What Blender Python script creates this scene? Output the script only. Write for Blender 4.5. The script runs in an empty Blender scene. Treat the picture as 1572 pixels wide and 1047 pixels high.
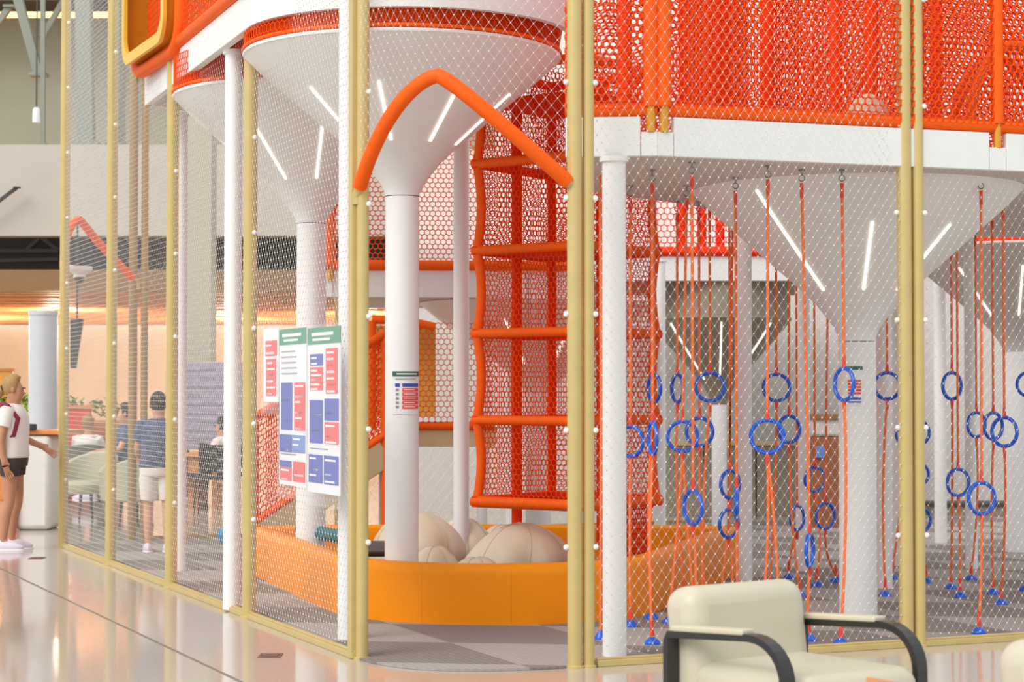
import bpy, math, random
import numpy as np
from mathutils import Vector, Matrix
random.seed(7)
S = bpy.context.scene
C = S.collection

# ---------------------------------------------------------------- camera, light, exposure
CAMZ, F, PITCH = 1.53, 3000.0, math.atan(79.5 / 3000.0)
cam_d = bpy.data.cameras.new('camera'); cam = bpy.data.objects.new('camera', cam_d); C.objects.link(cam)
cam.location = (0, 0, CAMZ); cam.rotation_euler = (math.pi / 2 + PITCH, 0, 0)
cam_d.sensor_width = 36.0; cam_d.lens = F / 1572.0 * 36.0; cam_d.clip_end = 200
cam_d.dof.use_dof = True; cam_d.dof.focus_distance = 12.3; cam_d.dof.aperture_fstop = 4.5
S.camera = cam
W = bpy.data.worlds.new('world'); S.world = W; W.use_nodes = True
bg = W.node_tree.nodes['Background']; bg.inputs[0].default_value = (0.97, 1.0, 1.0, 1); bg.inputs[1].default_value = 0.86
sd = bpy.data.lights.new('sun', 'SUN'); sd.energy = 1.9; sd.angle = math.radians(35); sd.color = (1, 0.96, 0.9)
sun = bpy.data.objects.new('sun', sd); C.objects.link(sun)
sun.rotation_euler = Vector((0.62, 0.62, -0.75)).to_track_quat('-Z', 'Y').to_euler()
S.view_settings.view_transform = 'Standard'; S.view_settings.look = 'None'
S.view_settings.exposure = 0.12; S.view_settings.gamma = 1.0; S.view_settings.use_curve_mapping = False

# ---------------------------------------------------------------- helpers
def ray(x, y):
    u = (x - 786) / F; v = (523.5 - y) / F; c, s = math.cos(PITCH), math.sin(PITCH)
    return Vector((u, c - v * s, s + v * c))
def at(x, y, Y):
    d = ray(x, y); return Vector((0, 0, CAMZ)) + d * (Y / d.y)
def gnd(x, y, z=0.0):
    d = ray(x, y); t = (z - CAMZ) / d.z; return Vector((0, 0, CAMZ)) + d * t
def XY(x, Y): p = at(x, 603, Y); return p.x
def lin(c):
    c = c / 255.0; return c / 12.92 if c <= 0.04045 else ((c + 0.055) / 1.055) ** 2.4
def rgb(t): return (lin(t[0]), lin(t[1]), lin(t[2]), 1)
MATS = {}
def mat(name, col, rough=0.55, metal=0.0, var=0.06, scale=8.0, bump=0.0, bscale=60.0, emit=0, alpha=1.0, coat=0.0, spec=0.5):
    m = bpy.data.materials.new(name); m.use_nodes = True; MATS[name] = m
    nt = m.node_tree; b = nt.nodes['Principled BSDF']; c = rgb(col)
    tc = nt.nodes.new('ShaderNodeTexCoord')
    if var > 0:
        n = nt.nodes.new('ShaderNodeTexNoise'); n.inputs['Scale'].default_value = scale; n.inputs['Detail'].default_value = 3
        nt.links.new(tc.outputs['Object'], n.inputs['Vector'])
        r = nt.nodes.new('ShaderNodeValToRGB')
        r.color_ramp.elements[0].position = 0.3; r.color_ramp.elements[1].position = 0.7
        r.color_ramp.elements[0].color = tuple(v * (1 - var) for v in c[:3]) + (1,)
        r.color_ramp.elements[1].color = tuple(min(1, v * (1 + var * 0.6)) for v in c[:3]) + (1,)
        nt.links.new(n.outputs['Fac'], r.inputs['Fac']); nt.links.new(r.outputs['Color'], b.inputs['Base Color'])
    else: b.inputs['Base Color'].default_value = c
    if bump > 0:
        n2 = nt.nodes.new('ShaderNodeTexNoise'); n2.inputs['Scale'].default_value = bscale
        nt.links.new(tc.outputs['Object'], n2.inputs['Vector'])
        bp = nt.nodes.new('ShaderNodeBump'); bp.inputs['Strength'].default_value = bump; bp.inputs['Distance'].default_value = 0.01
        nt.links.new(n2.outputs['Fac'], bp.inputs['Height']); nt.links.new(bp.outputs['Normal'], b.inputs['Normal'])
    b.inputs['Roughness'].default_value = rough; b.inputs['Metallic'].default_value = metal
    b.inputs['Coat Weight'].default_value = coat; b.inputs['Specular IOR Level'].default_value = spec
    if emit:
        b.inputs['Emission Color'].default_value = c; b.inputs['Emission Strength'].default_value = emit
    if alpha < 1: b.inputs['Alpha'].default_value = alpha
    return m
white = mat('white_paint', (243, 243, 244), 0.42, var=0.015)
whiteg = mat('white_panel', (236, 238, 238), 0.5, var=0.02)
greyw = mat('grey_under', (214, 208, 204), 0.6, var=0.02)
orange = mat('orange_pad', (255, 100, 10), 0.55, var=0.08, scale=30, spec=0.25)
orange2 = mat('orange_net', (255, 88, 10), 0.7, var=0.06, scale=20, spec=0.2)
rednet = mat('red_net', (248, 60, 8), 0.7, var=0.06, spec=0.2)
pit_o = mat('pit_vinyl', (255, 150, 4), 0.45, var=0.03, scale=3, bump=0.05, bscale=9, spec=0.25)
gold = mat('gold_post', (208, 186, 124), 0.36, metal=0.2, var=0.05)
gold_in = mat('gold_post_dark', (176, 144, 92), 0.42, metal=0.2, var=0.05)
brass = mat('gold_foot', (226, 160, 54), 0.35, metal=0.4, var=0.05)
knobm = mat('knob_white', (250, 250, 248), 0.35, var=0.01)
netw = mat('white_net', (238, 238, 236), 0.6, var=0.02)
blue = mat('blue_plastic', (14, 92, 214), 0.35, var=0.05, coat=0.2)
rope = mat('orange_rope', (255, 122, 62), 0.7, var=0.12, scale=80)
sleeve = mat('red_sleeve', (240, 74, 50), 0.6, var=0.1, scale=60)
steel = mat('steel', (150, 150, 150), 0.3, metal=0.9, var=0.04)
lightm = mat('light_strip', (255, 246, 228), 0.4, var=0, emit=1.6)
cream = mat('cream_leather', (208, 200, 178), 0.42, var=0.03, scale=5, bump=0.04, bscale=120)
blackm = mat('black_metal', (34, 33, 33), 0.35, var=0.05, coat=0.3)
bean = mat('beige_vinyl', (226, 212, 188), 0.5, var=0.05, scale=5, bump=0.08, bscale=14)
seam = mat('seam_thread', (206, 190, 164), 0.7, var=0.04)
teal = mat('teal_fabric', (52, 110, 120), 0.7, var=0.1, scale=30)
dgrey = mat('dark_cushion', (92, 86, 84), 0.8, var=0.08)
tan = mat('tan_panel', (206, 186, 146), 0.55, var=0.04)
wood = mat('wood_slat', (226, 164, 104), 0.5, var=0.14, scale=3)
wood2 = mat('wood_warm', (222, 150, 88), 0.5, var=0.12, scale=6)
brown = mat('brown_fascia', (148, 112, 74), 0.6, var=0.06)
dark = mat('dark_void', (58, 56, 56), 0.8, var=0.1, scale=4)
dark2 = mat('dark_metal', (74, 72, 70), 0.6, var=0.1)
concrete = mat('concrete', (200, 192, 182), 0.7, var=0.03, scale=1.5)
concrete_p = mat('beige_render', (192, 184, 168), 0.7, var=0.03, scale=1.5)
greygreen = mat('grey_green_wall', (166, 172, 156), 0.7, var=0.05, scale=1.5)
strut = mat('strut_paint', (150, 156, 144), 0.5, var=0.04)
silver = mat('silver_column', (206, 208, 214), 0.35, var=0.03)
stone = mat('stone_base', (232, 230, 226), 0.5, var=0.03)
lilac = mat('lilac_screen', (172, 160, 184), 0.5, var=0.06, scale=2)
navy = mat('navy_print', (54, 62, 110), 0.6, var=0)
amber = mat('amber_acrylic', (196, 124, 6), 0.3, var=0.05, coat=0.4)
yellowf = mat('yellow_frame', (240, 190, 66), 0.4, var=0.04)
p_white = mat('print_white', (242, 242, 246), 0.4, var=0.01)
p_green = mat('print_green', (36, 150, 108), 0.45, var=0.05)
p_dgreen = mat('print_dark_green', (64, 112, 96), 0.45, var=0.05)
p_blue = mat('print_blue', (54, 76, 184), 0.45, var=0.06, scale=40)
p_lblue = mat('print_light_blue', (104, 140, 208), 0.45, var=0.1, scale=40)
p_red = mat('print_red', (240, 70, 66), 0.45, var=0.1, scale=40)
p_grey = mat('print_grey', (150, 152, 160), 0.45, var=0.0)
skin = mat('skin', (214, 160, 130), 0.5, var=0.05)
skin_d = mat('skin_tan', (196, 140, 110), 0.5, var=0.05)
hair_b = mat('hair_blond', (176, 138, 88), 0.6, var=0.2, scale=50)
hair_d = mat('hair_dark', (50, 40, 38), 0.6, var=0.2, scale=50)
shirt_w = mat('shirt_white', (240, 233, 228), 0.8, var=0.03)
shirt_p = mat('blouse_pale', (232, 218, 206), 0.8, var=0.03)
shirt_b = mat('shirt_blue_print', (92, 104, 136), 0.8, var=0.45, scale=26)
maroon = mat('maroon_strap', (140, 34, 70), 0.7, var=0.08)
shorts_d = mat('shorts_brown', (72, 58, 54), 0.8, var=0.1)
shoe_m = mat('shoe_lilac', (226, 214, 230), 0.6, var=0.05)
sole_m = mat('shoe_sole', (246, 244, 246), 0.6, var=0.02)
pinkred = mat('red_band', (220, 50, 70), 0.7, var=0.05)
lounge = mat('lounge_fabric', (188, 184, 160), 0.8, var=0.06)
lounge_d = mat('lounge_dark', (108, 110, 98), 0.8, var=0.1)
leaf = mat('leaf_green', (132, 168, 52), 0.6, var=0.3, scale=12)
redm = mat('red_panel', (226, 84, 64), 0.6, var=0.05)
warm = mat('warm_wall', (250, 234, 210), 0.6, var=0.08, scale=0.8)
rust = mat('rust_cabinet', (158, 96, 62), 0.55, var=0.1)
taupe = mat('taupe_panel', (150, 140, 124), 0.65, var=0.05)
doorm = mat('yellow_panel', (238, 178, 84), 0.6, var=0.1)
plate_m = mat('floor_plate', (120, 86, 70), 0.5, var=0.1)
jointm = mat('joint_strip', (128, 116, 104), 0.4, var=0.05)
sky_bl = mat('pale_blue_mat', (140, 148, 205), 0.6, var=0.1)
cyan = mat('cyan_ball', (48, 150, 205), 0.45, var=0.05)
warml = mat('warm_light', (255, 200, 130), 0.4, var=0, emit=2.0)
clearp = mat('clear_plastic', (240, 244, 250), 0.12, var=0, alpha=0.1)

def new_mat_terrazzo():
    m = mat('terrazzo', (206, 195, 182), 0.09, var=0.0); nt = m.node_tree; b = nt.nodes['Principled BSDF']
    tc = nt.nodes['Texture Coordinate']
    v = nt.nodes.new('ShaderNodeTexVoronoi'); v.inputs['Scale'].default_value = 90
    n = nt.nodes.new('ShaderNodeTexNoise'); n.inputs['Scale'].default_value = 0.7; n.inputs['Detail'].default_value = 4
    mx = nt.nodes.new('ShaderNodeMix'); mx.data_type = 'RGBA'; mx.inputs[0].default_value = 0.25
    r1 = nt.nodes.new('ShaderNodeValToRGB'); r1.color_ramp.elements[0].color = rgb((176, 163, 149)); r1.color_ramp.elements[1].color = rgb((204, 193, 181))
    r2 = nt.nodes.new('ShaderNodeValToRGB'); r2.color_ramp.elements[0].color = rgb((184, 172, 158)); r2.color_ramp.elements[1].color = rgb((200, 190, 178))
    nt.links.new(tc.outputs['Object'], v.inputs['Vector']); nt.links.new(tc.outputs['Object'], n.inputs['Vector'])
    nt.links.new(v.outputs['Color'], r1.inputs['Fac']); nt.links.new(n.outputs['Fac'], r2.inputs['Fac'])
    nt.links.new(r2.outputs['Color'], mx.inputs[6]); nt.links.new(r1.outputs['Color'], mx.inputs[7])
    nt.links.new(mx.outputs[2], b.inputs['Base Color']); return m
terrazzo = new_mat_terrazzo()
def new_mat_carpet():
    m = mat('carpet', (150, 142, 138), 0.95, var=0.0, bump=0.5, bscale=220, spec=0.15); nt = m.node_tree; b = nt.nodes['Principled BSDF']
    tc = nt.nodes['Texture Coordinate']
    mp = nt.nodes.new('ShaderNodeMapping'); mp.inputs['Rotation'].default_value = (0, 0, math.radians(-23.6)); mp.inputs['Location'].default_value = (0.1, 0.35, 0)
    nt.links.new(tc.outputs['Object'], mp.inputs['Vector'])
    sx = nt.nodes.new('ShaderNodeSeparateXYZ'); nt.links.new(mp.outputs['Vector'], sx.inputs[0])
    def math_(op, a, bb):
        q = nt.nodes.new('ShaderNodeMath'); q.operation = op
        for i, w in enumerate((a, bb)):
            if w is None: continue
            if hasattr(w, 'links'): nt.links.new(w, q.inputs[i])
            else: q.inputs[i].default_value = w
        return q.outputs[0]
    # triangular two-tone tiles: checker on (x, x+y) cells
    fx = math_('FLOOR', math_('MULTIPLY', sx.outputs[0], 1.15), None)
    fy = math_('FLOOR', math_('MULTIPLY', math_('ADD', math_('MULTIPLY', sx.outputs[0], 0.6), sx.outputs[1]), 0.95), None)
    par = math_('MODULO', math_('ABSOLUTE', math_('ADD', fx, fy), None), 2.0)
    zz = nt.nodes.new('ShaderNodeTexWave'); zz.inputs['Scale'].default_value = 7; zz.inputs['Distortion'].default_value = 1.5
    nt.links.new(mp.outputs['Vector'], zz.inputs['Vector'])
    f2 = math_('ADD', math_('MULTIPLY', par, 0.8), math_('MULTIPLY', zz.outputs['Fac'], 0.2))
    r = nt.nodes.new('ShaderNodeValToRGB'); r.color_ramp.elements[0].color = rgb((138, 128, 124)); r.color_ramp.elements[1].color = rgb((178, 169, 164))
    nt.links.new(f2, r.inputs['Fac']); nt.links.new(r.outputs['Color'], b.inputs['Base Color']); return m
carpet = new_mat_carpet()

ORG = {}
def tag(o, label=None, cat=None, group=None, kind=None):
    if label: o['label'] = label
    if cat: o['category'] = cat
    if group: o['group'] = group
    if kind: o['kind'] = kind
    return o
def thing(name, loc, label, cat, group=None, kind=None):
    o = bpy.data.objects.new(name, None); C.objects.link(o); o.location = loc; o.empty_display_size = 0.1
    ORG[o] = np.array(loc, float); return tag(o, label, cat, group, kind)
def link_mesh(name, me, parent, base=None):
    o = bpy.data.objects.new(name, me); C.objects.link(o)
    if parent is not None: o.parent = parent; ORG[o] = ORG[parent]
    else:
        ORG[o] = np.array(base if base is not None else (0, 0, 0), float); o.location = ORG[o]
    return o
class MB:
    def __init__(s): s.v = []; s.f = []; s.mi = []; s.m = 0
    def add(s, vs, fs):
        n = len(s.v); s.v += [tuple(p) for p in vs]
        for f in fs: s.f.append(tuple(i + n for i in f)); s.mi.append(s.m)
        return s
    def box(s, c, size, ax=None):
        c = Vector(c); hx, hy, hz = size[0] / 2, size[1] / 2, size[2] / 2
        X, Y, Z = ax if ax else (Vector((1, 0, 0)), Vector((0, 1, 0)), Vector((0, 0, 1)))
        vs = [c + X * (a * hx) + Y * (b * hy) + Z * (d * hz) for d in (-1, 1) for b in (-1, 1) for a in (-1, 1)]
        return s.add(vs, [(0, 2, 3, 1), (4, 5, 7, 6), (0, 1, 5, 4), (2, 6, 7, 3), (0, 4, 6, 2), (1, 3, 7, 5)])
    def bar(s, a, b, w, h, up=Vector((0, 0, 1))):
        a = Vector(a); b = Vector(b); d = (b - a); L = d.length; d.normalize()
        sd_ = d.cross(up)
        if sd_.length < 1e-4: sd_ = Vector((1, 0, 0))
        sd_.normalize(); u = sd_.cross(d)
        return s.box((a + b) / 2, (L, w, h), (d, sd_, u))
    def tube(s, pts, r, n=8, closed=False, caps=True):
        pts = [Vector(p) for p in pts]; N = len(pts); rr = r if isinstance(r, (list, tuple)) else [r] * N
        base = len(s.v); prev = None; vs = []
        for i, p in enumerate(pts):
            a = pts[(i - 1) % N] if (closed or i > 0) else p; b = pts[(i + 1) % N] if (closed or i < N - 1) else p
            t = (b - a).normalized()
            if prev is None:
                u = t.orthogonal().normalized()
                if abs(t.z) > 0.99: u = Vector((1, 0, 0))
            else:
                u = prev - t * prev.dot(t); u.normalize()
            w = t.cross(u); prev = u
            for k in range(n):
                an = 2 * math.pi * k / n; vs.append(p + (u * math.cos(an) + w * math.sin(an)) * rr[i])
        fs = []
        for i in range(N if closed else N - 1):
            j = (i + 1) % N
            for k in range(n): fs.append((i * n + k, i * n + (k + 1) % n, j * n + (k + 1) % n, j * n + k))
        if caps and not closed:
            fs.append(tuple(range(n - 1, -1, -1))); fs.append(tuple((N - 1) * n + k for k in range(n)))
        return s.add(vs, fs)
    def lathe(s, prof, c, n=24, caps=True):
        c = Vector(c); vs = []
        for (r, z) in prof:
            for k in range(n):
                a = 2 * math.pi * k / n; vs.append(c + Vector((r * math.cos(a), r * math.sin(a), z)))
        fs = [(i * n + k, i * n + (k + 1) % n, (i + 1) * n + (k + 1) % n, (i + 1) * n + k) for i in range(len(prof) - 1) for k in range(n)]
        if caps: fs.append(tuple(range(n - 1, -1, -1))); fs.append(tuple((len(prof) - 1) * n + k for k in range(n)))
        return s.add(vs, fs)
    def prism(s, poly, z0, z1):
        n = len(poly); vs = [(p[0], p[1], z0) for p in poly] + [(p[0], p[1], z1) for p in poly]
        return s.add(vs, [tuple(range(n - 1, -1, -1)), tuple(range(n, 2 * n))] + [(i, (i + 1) % n, n + (i + 1) % n, n + i) for i in range(n)])
    def ell(s, c, rad, n=16, m=10, fn=None, ax=None):
        c = Vector(c); vs = []
        X, Y, Z = ax if ax else (Vector((1, 0, 0)), Vector((0, 1, 0)), Vector((0, 0, 1)))
        for i in range(m + 1):
            ph = -math.pi / 2 + math.pi * i / m
            for k in range(n):
                th = 2 * math.pi * k / n; q = (math.cos(ph) * math.cos(th), math.cos(ph) * math.sin(th), math.sin(ph))
                if fn: q = fn(q, th, ph)
                vs.append(c + X * (q[0] * rad[0]) + Y * (q[1] * rad[1]) + Z * (q[2] * rad[2]))
        fs = [(i * n + k, i * n + (k + 1) % n, (i + 1) * n + (k + 1) % n, (i + 1) * n + k) for i in range(m) for k in range(n)]
        return s.add(vs, fs)
    def torus(s, c, R, r, ax_u, ax_w, n=28, k=8):
        pts = [Vector(c) + ax_u * (R * math.cos(2 * math.pi * i / n)) + ax_w * (R * math.sin(2 * math.pi * i / n)) for i in range(n)]
        return s.tube(pts, r, k, closed=True)
    def build(s, name, mats, parent=None, smooth=False, bevel=0, subd=0):
        if not isinstance(mats, (list, tuple)): mats = [mats]
        A = np.array(s.v, float)
        if parent is not None: base = ORG[parent]
        else: base = np.array([(A[:, 0].min() + A[:, 0].max()) / 2, (A[:, 1].min() + A[:, 1].max()) / 2, A[:, 2].min()])
        me = bpy.data.meshes.new(name); me.from_pydata((A - base).tolist(), [], s.f)
        for m in mats: me.materials.append(m)
        if len(mats) > 1: me.polygons.foreach_set('material_index', s.mi)
        if smooth:
            me.polygons.foreach_set('use_smooth', [True] * len(me.polygons))
        me.update(); o = link_mesh(name, me, parent, base)
        if smooth:
            try: me.set_sharp_from_angle(angle=math.radians(40))
            except Exception: pass
        if bevel:
            b = o.modifiers.new('bevel', 'BEVEL'); b.width = bevel; b.segments = 2; b.limit_method = 'ANGLE'
        if subd:
            q = o.modifiers.new('subd', 'SUBSURF'); q.levels = subd; q.render_levels = subd
        return o
def fast_mesh(name, V, quads, tris, mats, parent, mi=None):
    V = np.asarray(V, float)
    if parent is not None: base = ORG[parent]
    else: base = np.array([(V[:, 0].min() + V[:, 0].max()) / 2, (V[:, 1].min() + V[:, 1].max()) / 2, V[:, 2].min()])
    V = V - base; me = bpy.data.meshes.new(name)
    nq, nt_ = len(quads), len(tris)
    me.vertices.add(len(V)); me.vertices.foreach_set('co', V.astype(np.float32).ravel())
    me.loops.add(nq * 4 + nt_ * 3)
    li = np.concatenate([np.asarray(quads, np.int32).ravel(), np.asarray(tris, np.int32).ravel()]) if nt_ else np.asarray(quads, np.int32).ravel()
    me.loops.foreach_set('vertex_index', li.astype(np.int32))
    me.polygons.add(nq + nt_)
    ls = np.concatenate([np.arange(nq) * 4, nq * 4 + np.arange(nt_) * 3]); me.polygons.foreach_set('loop_start', ls.astype(np.int32))
    for m in (mats if isinstance(mats, (list, tuple)) else [mats]): me.materials.append(m)
    me.update(calc_edges=True); me.validate()
    return link_mesh(name, me, parent, base)
def seg_net(name, A, B, r, m, parent=None, knots=None, kr=0.004):
    A = np.asarray(A, float); B = np.asarray(B, float); N = len(A)
    d = B - A; d /= np.linalg.norm(d, axis=1)[:, None] + 1e-9
    ref = np.where(np.abs(d[:, 2:3]) > 0.9, np.array([[1., 0, 0]]), np.array([[0, 0, 1.]]))
    u = np.cross(d, ref); u /= np.linalg.norm(u, axis=1)[:, None] + 1e-9; w = np.cross(d, u)
    V = np.zeros((N, 6, 3))
    for k in range(3):
        a = 2 * math.pi * k / 3; off = (u * math.cos(a) + w * math.sin(a)) * r
        V[:, k] = A + off; V[:, 3 + k] = B + off
    idx = np.arange(N)[:, None] * 6
    Q = np.concatenate([idx + np.array([[k, (k + 1) % 3, 3 + (k + 1) % 3, 3 + k]]) for k in range(3)])
    V = V.reshape(-1, 3); T = np.zeros((0, 3), int)
    if knots is not None and len(knots):
        K = np.asarray(knots, float); n0 = len(V); M = len(K)
        off = np.array([[1, 0, 0], [-1, 0, 0], [0, 1, 0], [0, -1, 0], [0, 0, 1], [0, 0, -1]]) * kr
        V = np.concatenate([V, (K[:, None] + off[None]).reshape(-1, 3)])
        tr = np.array([[0, 2, 4], [2, 1, 4], [1, 3, 4], [3, 0, 4], [2, 0, 5], [1, 2, 5], [3, 1, 5], [0, 3, 5]])
        T = (n0 + np.arange(M)[:, None, None] * 6 + tr[None]).reshape(-1, 3)
    return fast_mesh(name, V, Q, T, m, parent)
def hexnet(name, P, U, V, w, r, m, parent=None, mask=None):
    """honeycomb net on the surface P(u,v), 0<=u<=U, 0<=v<=V in metres"""
    nu = max(2, int(U / (w / 2))); h = w * 0.86; nv = max(1, int(V / h)); a = w * 0.26
    pt = lambda i, j: (min(U, i * U / nu), min(V, max(0, (j + 0.5) * V / nv + (a / 2 if (i + j) % 2 == 0 else -a / 2))))
    A = []; B = []
    for j in range(nv):
        for i in range(nu + 1):
            p = pt(i, j)
            if mask and not mask(*p): continue
            if i < nu:
                q = pt(i + 1, j)
                if not mask or mask(*q): A.append(p); B.append(q)
            if j < nv - 1 and (i + j) % 2 == 0:
                q = pt(i, j + 1)
                if not mask or mask(*q): A.append(p); B.append(q)
    A3 = [P(*p) for p in A]; B3 = [P(*p) for p in B]
    return seg_net(name, A3, B3, r, m, parent)
def quadP(p0, p1, p3, U, V):
    """bilinear: p0 bottom-left, p1 bottom-right, p3 top-left"""
    p0, p1, p3 = Vector(p0), Vector(p1), Vector(p3); e1 = (p1 - p0) / U; e2 = (p3 - p0) / V
    return lambda u, v: tuple(p0 + e1 * u + e2 * v)
def hexwall(name, a, b, z0, z1, w, r, m, parent=None):
    a = Vector((a[0], a[1], z0)); b = Vector((b[0], b[1], z0)); U = (b - a).length
    return hexnet(name, quadP(a, b, a + Vector((0, 0, z1 - z0)), U, z1 - z0), U, z1 - z0, w, r, m, parent)
def diamond_panel(name, a, b, z0, z1, parent=None, w=0.058, h=0.082, r=0.0006, kr=0.0053, m=None):
    a = Vector((a[0], a[1], 0)); b = Vector((b[0], b[1], 0)); U = (b - a).length; e = (b - a) / U; V = z1 - z0
    k = h / w; A = []; B = []
    n = int((U * k + V) / h) + 2
    for s in (1, -1):
        for i in range(-int(U * k / h) - 2 if s > 0 else 0, n):
            c = i * h   # v = s*k*u + c
            u0, u1 = 0.0, U
            lo, hi = sorted(((0 - c) / (s * k), (V - c) / (s * k)))
            u0 = max(u0, lo); u1 = min(u1, hi)
            if u1 - u0 < 1e-3: continue
            A.append(a + e * u0 + Vector((0, 0, z0 + s * k * u0 + c))); B.append(a + e * u1 + Vector((0, 0, z0 + s * k * u1 + c)))
    K = []
    for j in range(int(V / (h / 2)) + 1):
        for i in range(int(U / w) + 1):
            u = i * w + (w / 2 if j % 2 else 0)
            if u <= U: K.append(a + e * u + Vector((0, 0, z0 + j * h / 2)))
    return seg_net(name, [tuple(p) for p in A], [tuple(p) for p in B], r, m or netw, parent, [tuple(p) for p in K], kr)

d1 = Vector((0.4, -0.9165, 0)).normalized(); d2 = Vector((0.9165, 0.4, 0)).normalized()
UP = Vector((0, 0, 1))
P5 = Vector((-0.895, 11.28, 0)); P6 = Vector((0.36, 10.92, 0)); P7 = P6 + d2 * 2.25; P8 = P7 + d2 * 2.25
LP = [P5 - d1 * t for t in (0, 2.23, 4.44, 6.68, 8.9)]   # posts of the left fence, near to far
P1 = LP[4]; P9 = Vector((-3.87, 20.2, 0)); P10 = P9 + d2 * 2.25; P11 = P10 + d2 * 2.25; P12 = P11 + d2 * 2.25
CN = P5 + d1 * 0.85; CF = P1 - d1 * 0.47
ZF = 5.7
def bez(a, c, b, t): return a * (1 - t) ** 2 + c * (2 * t * (1 - t)) + b * t * t

# ---------------------------------------------------------------- setting
o = MB().box((-4, 23, -0.05), (60, 50, 0.1)).build('floor', terrazzo); tag(o, 'glossy beige terrazzo floor of the hall', kind='structure')
# carpet with rounded door corners
poly = [P5 - d2 * 0.0]
poly = [bez(P5, CN, P6, i / 14) for i in range(15)] + [P7, P8, P8 + d2 * 8, P8 + d2 * 8 - d1 * 10.4]
poly += [P12, P11, P10, P9] + [bez(P9, CF, P1, i / 10) for i in range(11)]
o = MB().prism(poly, 0.001, 0.014).build('floor_carpet', carpet); tag(o, 'grey two-tone carpet inside the play enclosure', kind='structure')
# joint strip in the terrazzo, parallel to the fence
ja = gnd(-160, 797.6); jb = gnd(470, 1094)
o = MB().bar((ja.x, ja.y, 0.001), (jb.x, jb.y, 0.001), 0.018, 0.004).build('trim_1', jointm); tag(o, 'dark metal joint strip in the terrazzo floor', kind='structure')
for (x, y, lb) in ((415, 1007, 'small brown floor plate set in the terrazzo before the fence'), (57, 857, 'small dark floor plate near the walking woman')):
    g = gnd(x, y); m = MB(); m.box((g.x, g.y, 0.002), (0.13, 0.16, 0.006)); m.box((g.x, g.y, 0.006), (0.09, 0.11, 0.004))
    for s in (-1, 1): m.lathe([(0.006, 0.005), (0.006, 0.009)], (g.x + 0.052 * s, g.y, 0), 8)
    tag(m.build('floor_plate', plate_m), lb, 'floor plate')
# hall back walls
tag(MB().box((0, 47, 6), (60, 0.3, 12)).build('wall_back', whiteg), 'far pale wall of the hall', kind='structure')
tag(MB().box((-9, 46.4, 1.55), (30, 0.2, 3.1)).build('wall_cafe', warm), 'warm toned rear wall of the cafe', kind='structure')
Yp = 30.0
def slab(x0, x1, y0, y1, Y, depth, m, name, parent=None):
    a = at(x0, y0, Y); b = at(x1, y1, Y)
    return MB().box(((a.x + b.x) / 2, Y + depth / 2, (a.z + b.z) / 2), (abs(b.x - a.x), depth, abs(a.z - b.z)), None).build(name, m, parent)
tag(slab(-500, 640, 222, 362, Yp, 0.4, concrete, 'wall_parapet'), 'pale concrete parapet of the upper gallery', kind='structure')
tag(slab(-500, 640, 414, 446, Yp - 0.05, 0.5, brown, 'trim_2'), 'brown fascia board above the wood ceiling', kind='structure')
tag(slab(-500, 640, 360, 416, Yp + 0.8, 0.2, dark, 'wall_void'), 'dark open service void under the gallery', kind='structure')
tag(slab(-500, 760, -140, 226, 38, 0.3, greygreen, 'wall_upper'), 'grey green upper wall of the hall', kind='structure')
tag(slab(272, 323, 150, 640, 27.5, 0.5, concrete_p, 'wall_pier'), 'beige rendered pier behind the fence', kind='structure')
m = MB(); a = at(-500, 0, 38)
m.box(((at(-500, 0, 34).x + at(700, 0, 34).x) / 2, 37.4, at(0, 12, 37.4).z + 0.1), (16, 1.4, 0.2)); tag(m.build('ceiling', dark2), 'dark roof deck of the hall', kind='structure')
tag(slab(-300, 190, 18, 26, 36, 0.1, warml, 'trim_3'), 'warm light line under the roof', kind='structure')
# steel struts and rail at upper left
def member(name, pts, w, label, m=strut, cat='strut'):
    mb = MB(); mb.bar(pts[0], pts[1], w, w)
    for e in pts:
        mb.box(e, (w * 1.9, w * 1.9, w * 0.4))
    o = mb.build(name, m); tag(o, label, cat); return o
member('steel_strut', (at(66, -60, 33), at(66, 222, 33)), 0.075, 'thin vertical steel strut near the pendant light')
member('steel_strut', (at(20, -30, 33.2), at(60, 115, 33.2)), 0.15, 'thick slanting steel strut at the upper left corner')
member('steel_strut', (at(15, 10, 33.4), at(-14, 50, 33.4)), 0.1, 'short steel strut leaning left at the picture edge')
member('steel_strut', (at(66, 55, 33.4), at(110, -20, 33.4)), 0.09, 'steel brace rising right from the vertical strut')
member('steel_strut', (at(128, -40, 33), at(133, 225, 33)), 0.26, 'broad pale steel upright seen through the fence net')
member('steel_strut', (at(182, -40, 33.5), at(182, 225, 33.5)), 0.2, 'pale steel upright behind the second gold post')
member('gallery_handrail', (at(-30, 330, 29.8), at(26, 288, 29.8)), 0.05, 'dark slanting handrail on the parapet', dark2, 'handrail')
t = thing('pendant_light', at(57, 189, 30), 'white cylinder pendant light on a thin cord', 'pendant light')
p = at(57, 0, 30)
MB().tube([(p.x, 30, at(57, -80, 30).z), (p.x, 30, at(57, 168, 30).z)], 0.012, 6).build('cord', dark2, t)
zt, zb = at(57, 168, 30).z, at(57, 188, 30).z
MB().lathe([(0.03, zt + 0.03), (0.055, zt), (0.06, zb), (0.045, zb - 0.005)], (p.x, 30, 0), 16).build('shade', white, t, smooth=True)
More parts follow.
